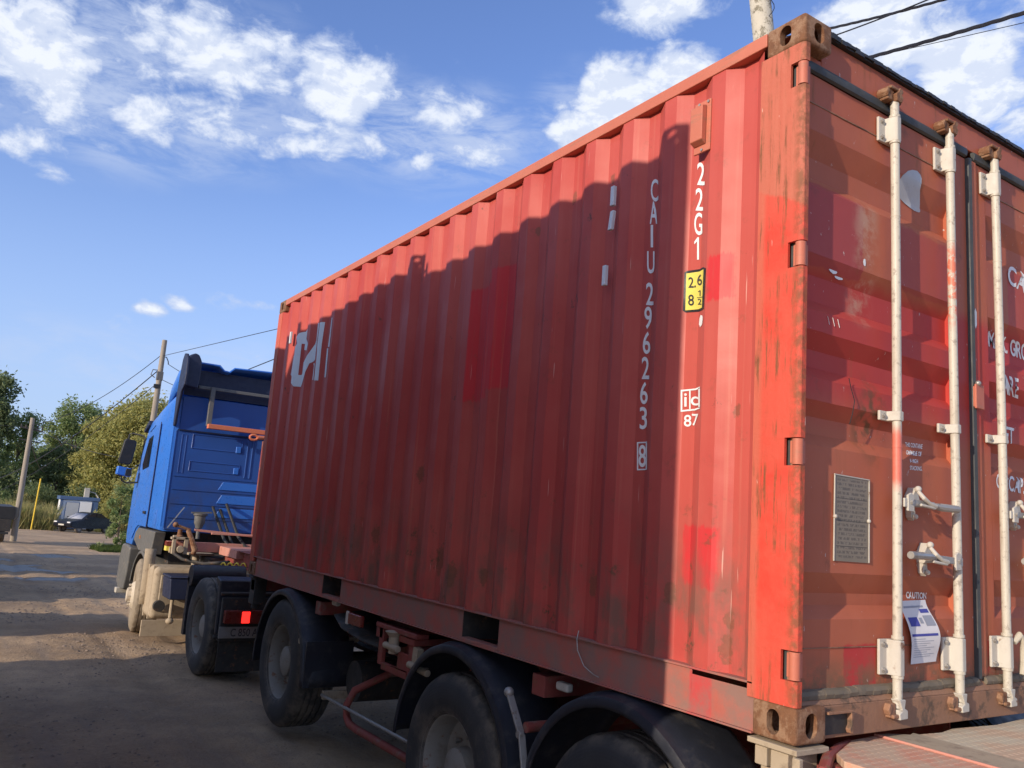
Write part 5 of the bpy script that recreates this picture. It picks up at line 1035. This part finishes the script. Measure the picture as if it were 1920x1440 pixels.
def cable(p, q, sag, r, label, group='overhead cables between the poles', twist=0):
    p, q = Vector(p), Vector(q); b = MB(); n = 40
    def pt(t): v = p.lerp(q, t); v.z -= sag*4*t*(1-t); return v
    if twist:
        for ph in (0, 2.1, 4.2): b.tube([pt(k/160)+Vector((0, math.cos(k*.30+ph), math.sin(k*.30+ph)))*r*.6 for k in range(161)], r*.75, 6)
    else: b.tube([pt(k/n) for k in range(n+1)], r, 6)
    o = b.build('overhead_cable', MT['cablem']); tag(o, label, 'cable', group); return o
A1 = Vector((.22, 45, 3.75)); A2 = Vector((3.46, 32, 6.05))
cable((.2, 45, 3.62), (3.42, 32, 6.0), .5, .013, 'thin top wire from the left pole up to the tall pole')
cable((3.35, 32, 5.35), (-.5, 58, .9), .5, .020, 'thick wire sagging left from the tall pole in front of the willow')
cable((3.33, 32, 4.8), (-.2, 60, .2), .4, .013, 'lowest thin wire sagging left below the tall pole clamp')
cable((.3, 45, 3.55), (3.2, 38, 2.2), .2, .013, 'wire dropping right from the left pole towards the cab mirror')
cable((.3, 45, 2.85), (4.8, 92, 2.3), .6, .025, 'wire from the left pole to the distant pole')
cable((-.2, 45, 3.5), (-20, 44, 4.2), .5, .013, 'wire leaving the left pole past the photo edge')
cable((3.48, 32, 5.98), ray_at((540, 612), 24), .0, .010, 'thin wire rising right from the tall pole above the spoiler')
cable((3.7, 32, 5.7), ray_at((430, 745), 24), .05, .012, 'short wire passing behind the spoiler')
cable((3.6, 32, 5.05), ray_at((430, 760), 22), .05, .012, 'second short wire passing behind the spoiler')
cable(ray_at((440, 703), 24), ray_at((560, 655), 20), .0, .012, 'wire emerging right of the spoiler towards the container')
def px_cable(a, c, da, dc, r, label, sag=.05, tw=0): cable(ray_at(a, da), ray_at(c, dc), sag, r, label, twist=tw)
px_cable((1430, 158), (2100, -32), 9.6, 7.5, .0135, 'heavy twisted cable bundle crossing the sky at top right', .035, 1)
px_cable((1430, 78), (1960, -58), 9.6, 8.0, .010, 'upper dark cable above the container corner', .05, 1)
px_cable((1430, 110), (1900, -70), 9.7, 8.0, .0065, 'slim cable crossing under the upper dark cable')
px_cable((1430, 150), (2000, 24), 9.6, 8.0, .003, 'hair thin wire just above the heavy twisted bundle', .01)
b = MB(); b.tube([ray_at((1440+12*math.sin(t), -6+42*math.cos(t*.5)*0+t*12), 9.2) for t in (0, .6, 1.2, 1.8, 2.4, 3.0)]+[ray_at((1446, 33), 9.2)], .004, 6); tag(b.build('wire_loop', MT['cablem']), 'thin loose wire loop beside the concrete pole', 'wire')

# ---------------------------------------------------------------- vegetation
def leafcloud(verts, faces, c, rad, n, size, rng, flat=1.):
    for _ in range(n):
        while True:
            p = Vector((rng.uniform(-1, 1), rng.uniform(-1, 1), rng.uniform(-1, 1)))
            if .15 < p.length < 1: break
        p = Vector((c[0]+p.x*rad[0], c[1]+p.y*rad[1], c[2]+p.z*rad[2])); s = size*rng.uniform(.5, 1.3)
        a = Vector((rng.gauss(0, 1), rng.gauss(0, 1), rng.gauss(0, 1))).normalized(); b_ = a.cross(Vector((rng.gauss(0, 1), rng.gauss(0, 1), rng.gauss(0, 1)))).normalized()
        i = len(verts); verts += [p-a*s, p+b_*s*.45, p+a*s, p-b_*s*.45]; faces.append((i, i+1, i+2, i+3))
def tree(name, x, y, h, w, crown_m, label, seed, leaf=.16, nclump=60, per=170, low=.12, shape='round', trunk_r=.22, cat='tree', group=None, lean=0):
    rng = random.Random(seed); g0 = gz(y); t = thing(name, label, cat, (x, y, g0), group=group)
    b = MB(); top = Vector((x+lean, y, g0+h*.86)); base = Vector((x, y, g0-.1)); n = 7
    b.tube([base.lerp(top, k/n)+Vector((rng.gauss(0, .08*h/10), rng.gauss(0, .08*h/10), 0))*(k > 0) for k in range(n+1)], [trunk_r*(1-.85*k/n) for k in range(n+1)], 8)
    vs, fs = [], []; cl = []
    for i in range(nclump):
        f = rng.random()**.8; zz = h*(low+(1-low)*f)
        if shape == 'round': ww = w/2*math.sqrt(max(.02, 1-((f-.45)/.58)**2))
        elif shape == 'column': ww = w/2*(1-.75*f)**.6
        else: ww = w/2*(1-.5*f)
        a = rng.uniform(0, 6.283); rad = ww*math.sqrt(rng.uniform(.15, 1))
        rc = w*.5*rng.uniform(.16, .34); c = Vector((x+lean*f+rad*math.cos(a), y+rad*math.sin(a), g0+zz)); cl.append(c)
        leafcloud(vs, fs, c, (rc, rc, rc*rng.uniform(.6, 1.1)), per, leaf, rng)
        leafcloud(vs, fs, c, (rc*1.5, rc*1.5, rc*1.4), per//5, leaf, rng)
    for c in cl[::3]:
        k = rng.uniform(.25, .8); s0 = base.lerp(top, min(.95, max(.1, (c.z-g0)/h*.75))); mid = s0.lerp(c, .5)+Vector((0, 0, .1*h/10)); b.tube([s0, mid, c], [trunk_r*.28, trunk_r*.18, trunk_r*.05], 5, False)
    b.build('trunk', MT['bark'], t, smooth=60)
    me = bpy.data.meshes.new('crown'); me.from_pydata([tuple(v) for v in vs], [], fs); me.materials.append(MT[crown_m]); o = bpy.data.objects.new('crown', me); scene.collection.objects.link(o); adopt(o, t); return t
GT = 'trees beyond the yard'
tree('poplar_tree', -1.4, 87, 13.0, 7.2, 'canopy_dark', 'tall dark green tree at the left edge of the photo', 1, .17, 90, 260, .04, 'column', .3, group=GT)
tree('poplar_tree', 2.0, 90, 10.3, 5.4, 'canopy_mid', 'pale green young tree just left of the nearest utility pole', 2, .15, 55, 170, .0, 'column', .16, group=GT)
tree('willow_tree', 12.4, 84, 12.4, 9.6, 'canopy_olive', 'big yellowish olive willow behind the cab mirror', 3, .15, 150, 330, .03, 'round', .35, group=GT)
tree('willow_tree', 8.9, 86, 10.4, 6.0, 'canopy_olive', 'lower olive willow lobe left of the big willow', 4, .15, 80, 260, .03, 'round', .25, group=GT)
tree('aspen_tree', 7.4, 97, 12.4, 7.0, 'canopy_mid', 'greener tree top showing behind the left side of the willow', 5, .16, 90, 260, .1, 'round', .25, group=GT)
tree('aspen_tree', 5.6, 90, 7.6, 4.4, 'canopy_dark', 'dark green bushy tree above the booth roof', 6, .15, 50, 200, .0, 'round', .2, group=GT)
tree('willow_tree', 16.5, 80, 11.0, 7.0, 'canopy_olive', 'olive willow hidden mostly behind the blue cab', 7, .15, 60, 200, .05, 'round', .25, group=GT)
for i, (x, y, h, w, m) in enumerate([(3.6, 118, 9.0, 8, 'canopy_mid'), (9.5, 126, 10, 9, 'canopy_dark'), (-2, 120, 11, 9, 'canopy_mid'), (24, 92, 12, 8, 'canopy_mid'), (32, 90, 11, 8, 'canopy_dark'), (18, 100, 13, 8, 'canopy_mid')]):
    tree('aspen_tree', x, y, h, w, m, ['hazy green tree in the far tree line between the two utility poles', 'far dark tree behind the booth', 'far green tree behind the nearest utility pole', 'green tree hidden behind the cab', 'dark tree hidden behind the container front', 'green tree just right of the big willow'][i], 20+i, .2, 44, 150, .0, 'round', .25, group=GT)
GB = 'bushes at the far side of the yard'
for i, (x, y, h, w, m, lab) in enumerate([(3.7, 82, 3.6, 4.5, 'canopy_dark', 'dark bush behind the yellow post'), (6.9, 80, 3.4, 4.0, 'canopy_dark', 'dark bush left of the booth'), (9.6, 76, 4.2, 4.2, 'canopy_olive', 'olive bush right of the booth behind the car'), (12.0, 74, 4.6, 4.5, 'canopy_mid', 'green bush right of the parked car'), (2.5, 81, 2.7, 3.4, 'weeds', 'yellowed bush at the foot of the nearest utility pole'), (3.80, 38.5, 2.7, 1.5, 'canopy_mid', 'leafy bush between the parked car and the blue cab'), (.2, 80, 3.2, 4, 'canopy_mid', 'grey green bush at the foot of the left edge tree'), (15.5, 72, 4.2, 5, 'canopy_mid', 'green bush hidden behind the blue cab')]):
    tree('bush', x, y, h, w, m, lab, 50+i, .09 if y > 50 else .07, 34, 130, .0, 'low', .05, 'bush', GB)
def blades(name, m, label, spots, n, h, seed, wd=.02):
    rng = random.Random(seed); vs, fs = [], []
    for _ in range(n):
        x0, x1, y0, y1 = spots[rng.randrange(len(spots))]; x = rng.uniform(x0, x1); y = rng.uniform(y0, y1); hh = h*rng.uniform(.3, 1.15)*(.6+.8*abs(noise.noise((x*.6, y*.3, 1)))); a = rng.uniform(0, 6.28); dx, dy_ = math.cos(a)*wd, math.sin(a)*wd; lx, ly = rng.gauss(0, .25)*hh, rng.gauss(0, .25)*hh; z = ghh(x, y)-.02
        i = len(vs); vs += [(x-dx, y-dy_, z), (x+dx, y+dy_, z), (x+lx*.5+dx*.7, y+ly*.5+dy_*.7, z+hh*.6), (x+lx*.5-dx*.7, y+ly*.5-dy_*.7, z+hh*.6), (x+lx, y+ly, z+hh)]; fs += [(i, i+1, i+2, i+3), (i+3, i+2, i+4)]
    me = bpy.data.meshes.new(name); me.from_pydata(vs, [], fs); me.materials.append(MT[m]); o = bpy.data.objects.new(name, me); scene.collection.objects.link(o); tag(o, label, name.replace('_', ' '), kind='stuff')
blades('tall_weeds', 'weeds', 'tall yellowing weeds along the far edge of the yard', [(1.0, 4.2, 71, 78), (-6, 1.5, 71, 80), (1.0, 4.9, 76, 90), (9.4, 16, 76, 84)], 26000, 1.9, 8, .03)
blades('grass', 'grass', 'green grass verge below the bush left of the cab', [(2.9, 7.0, 36.4, 39.5)], 14000, .28, 9, .012)
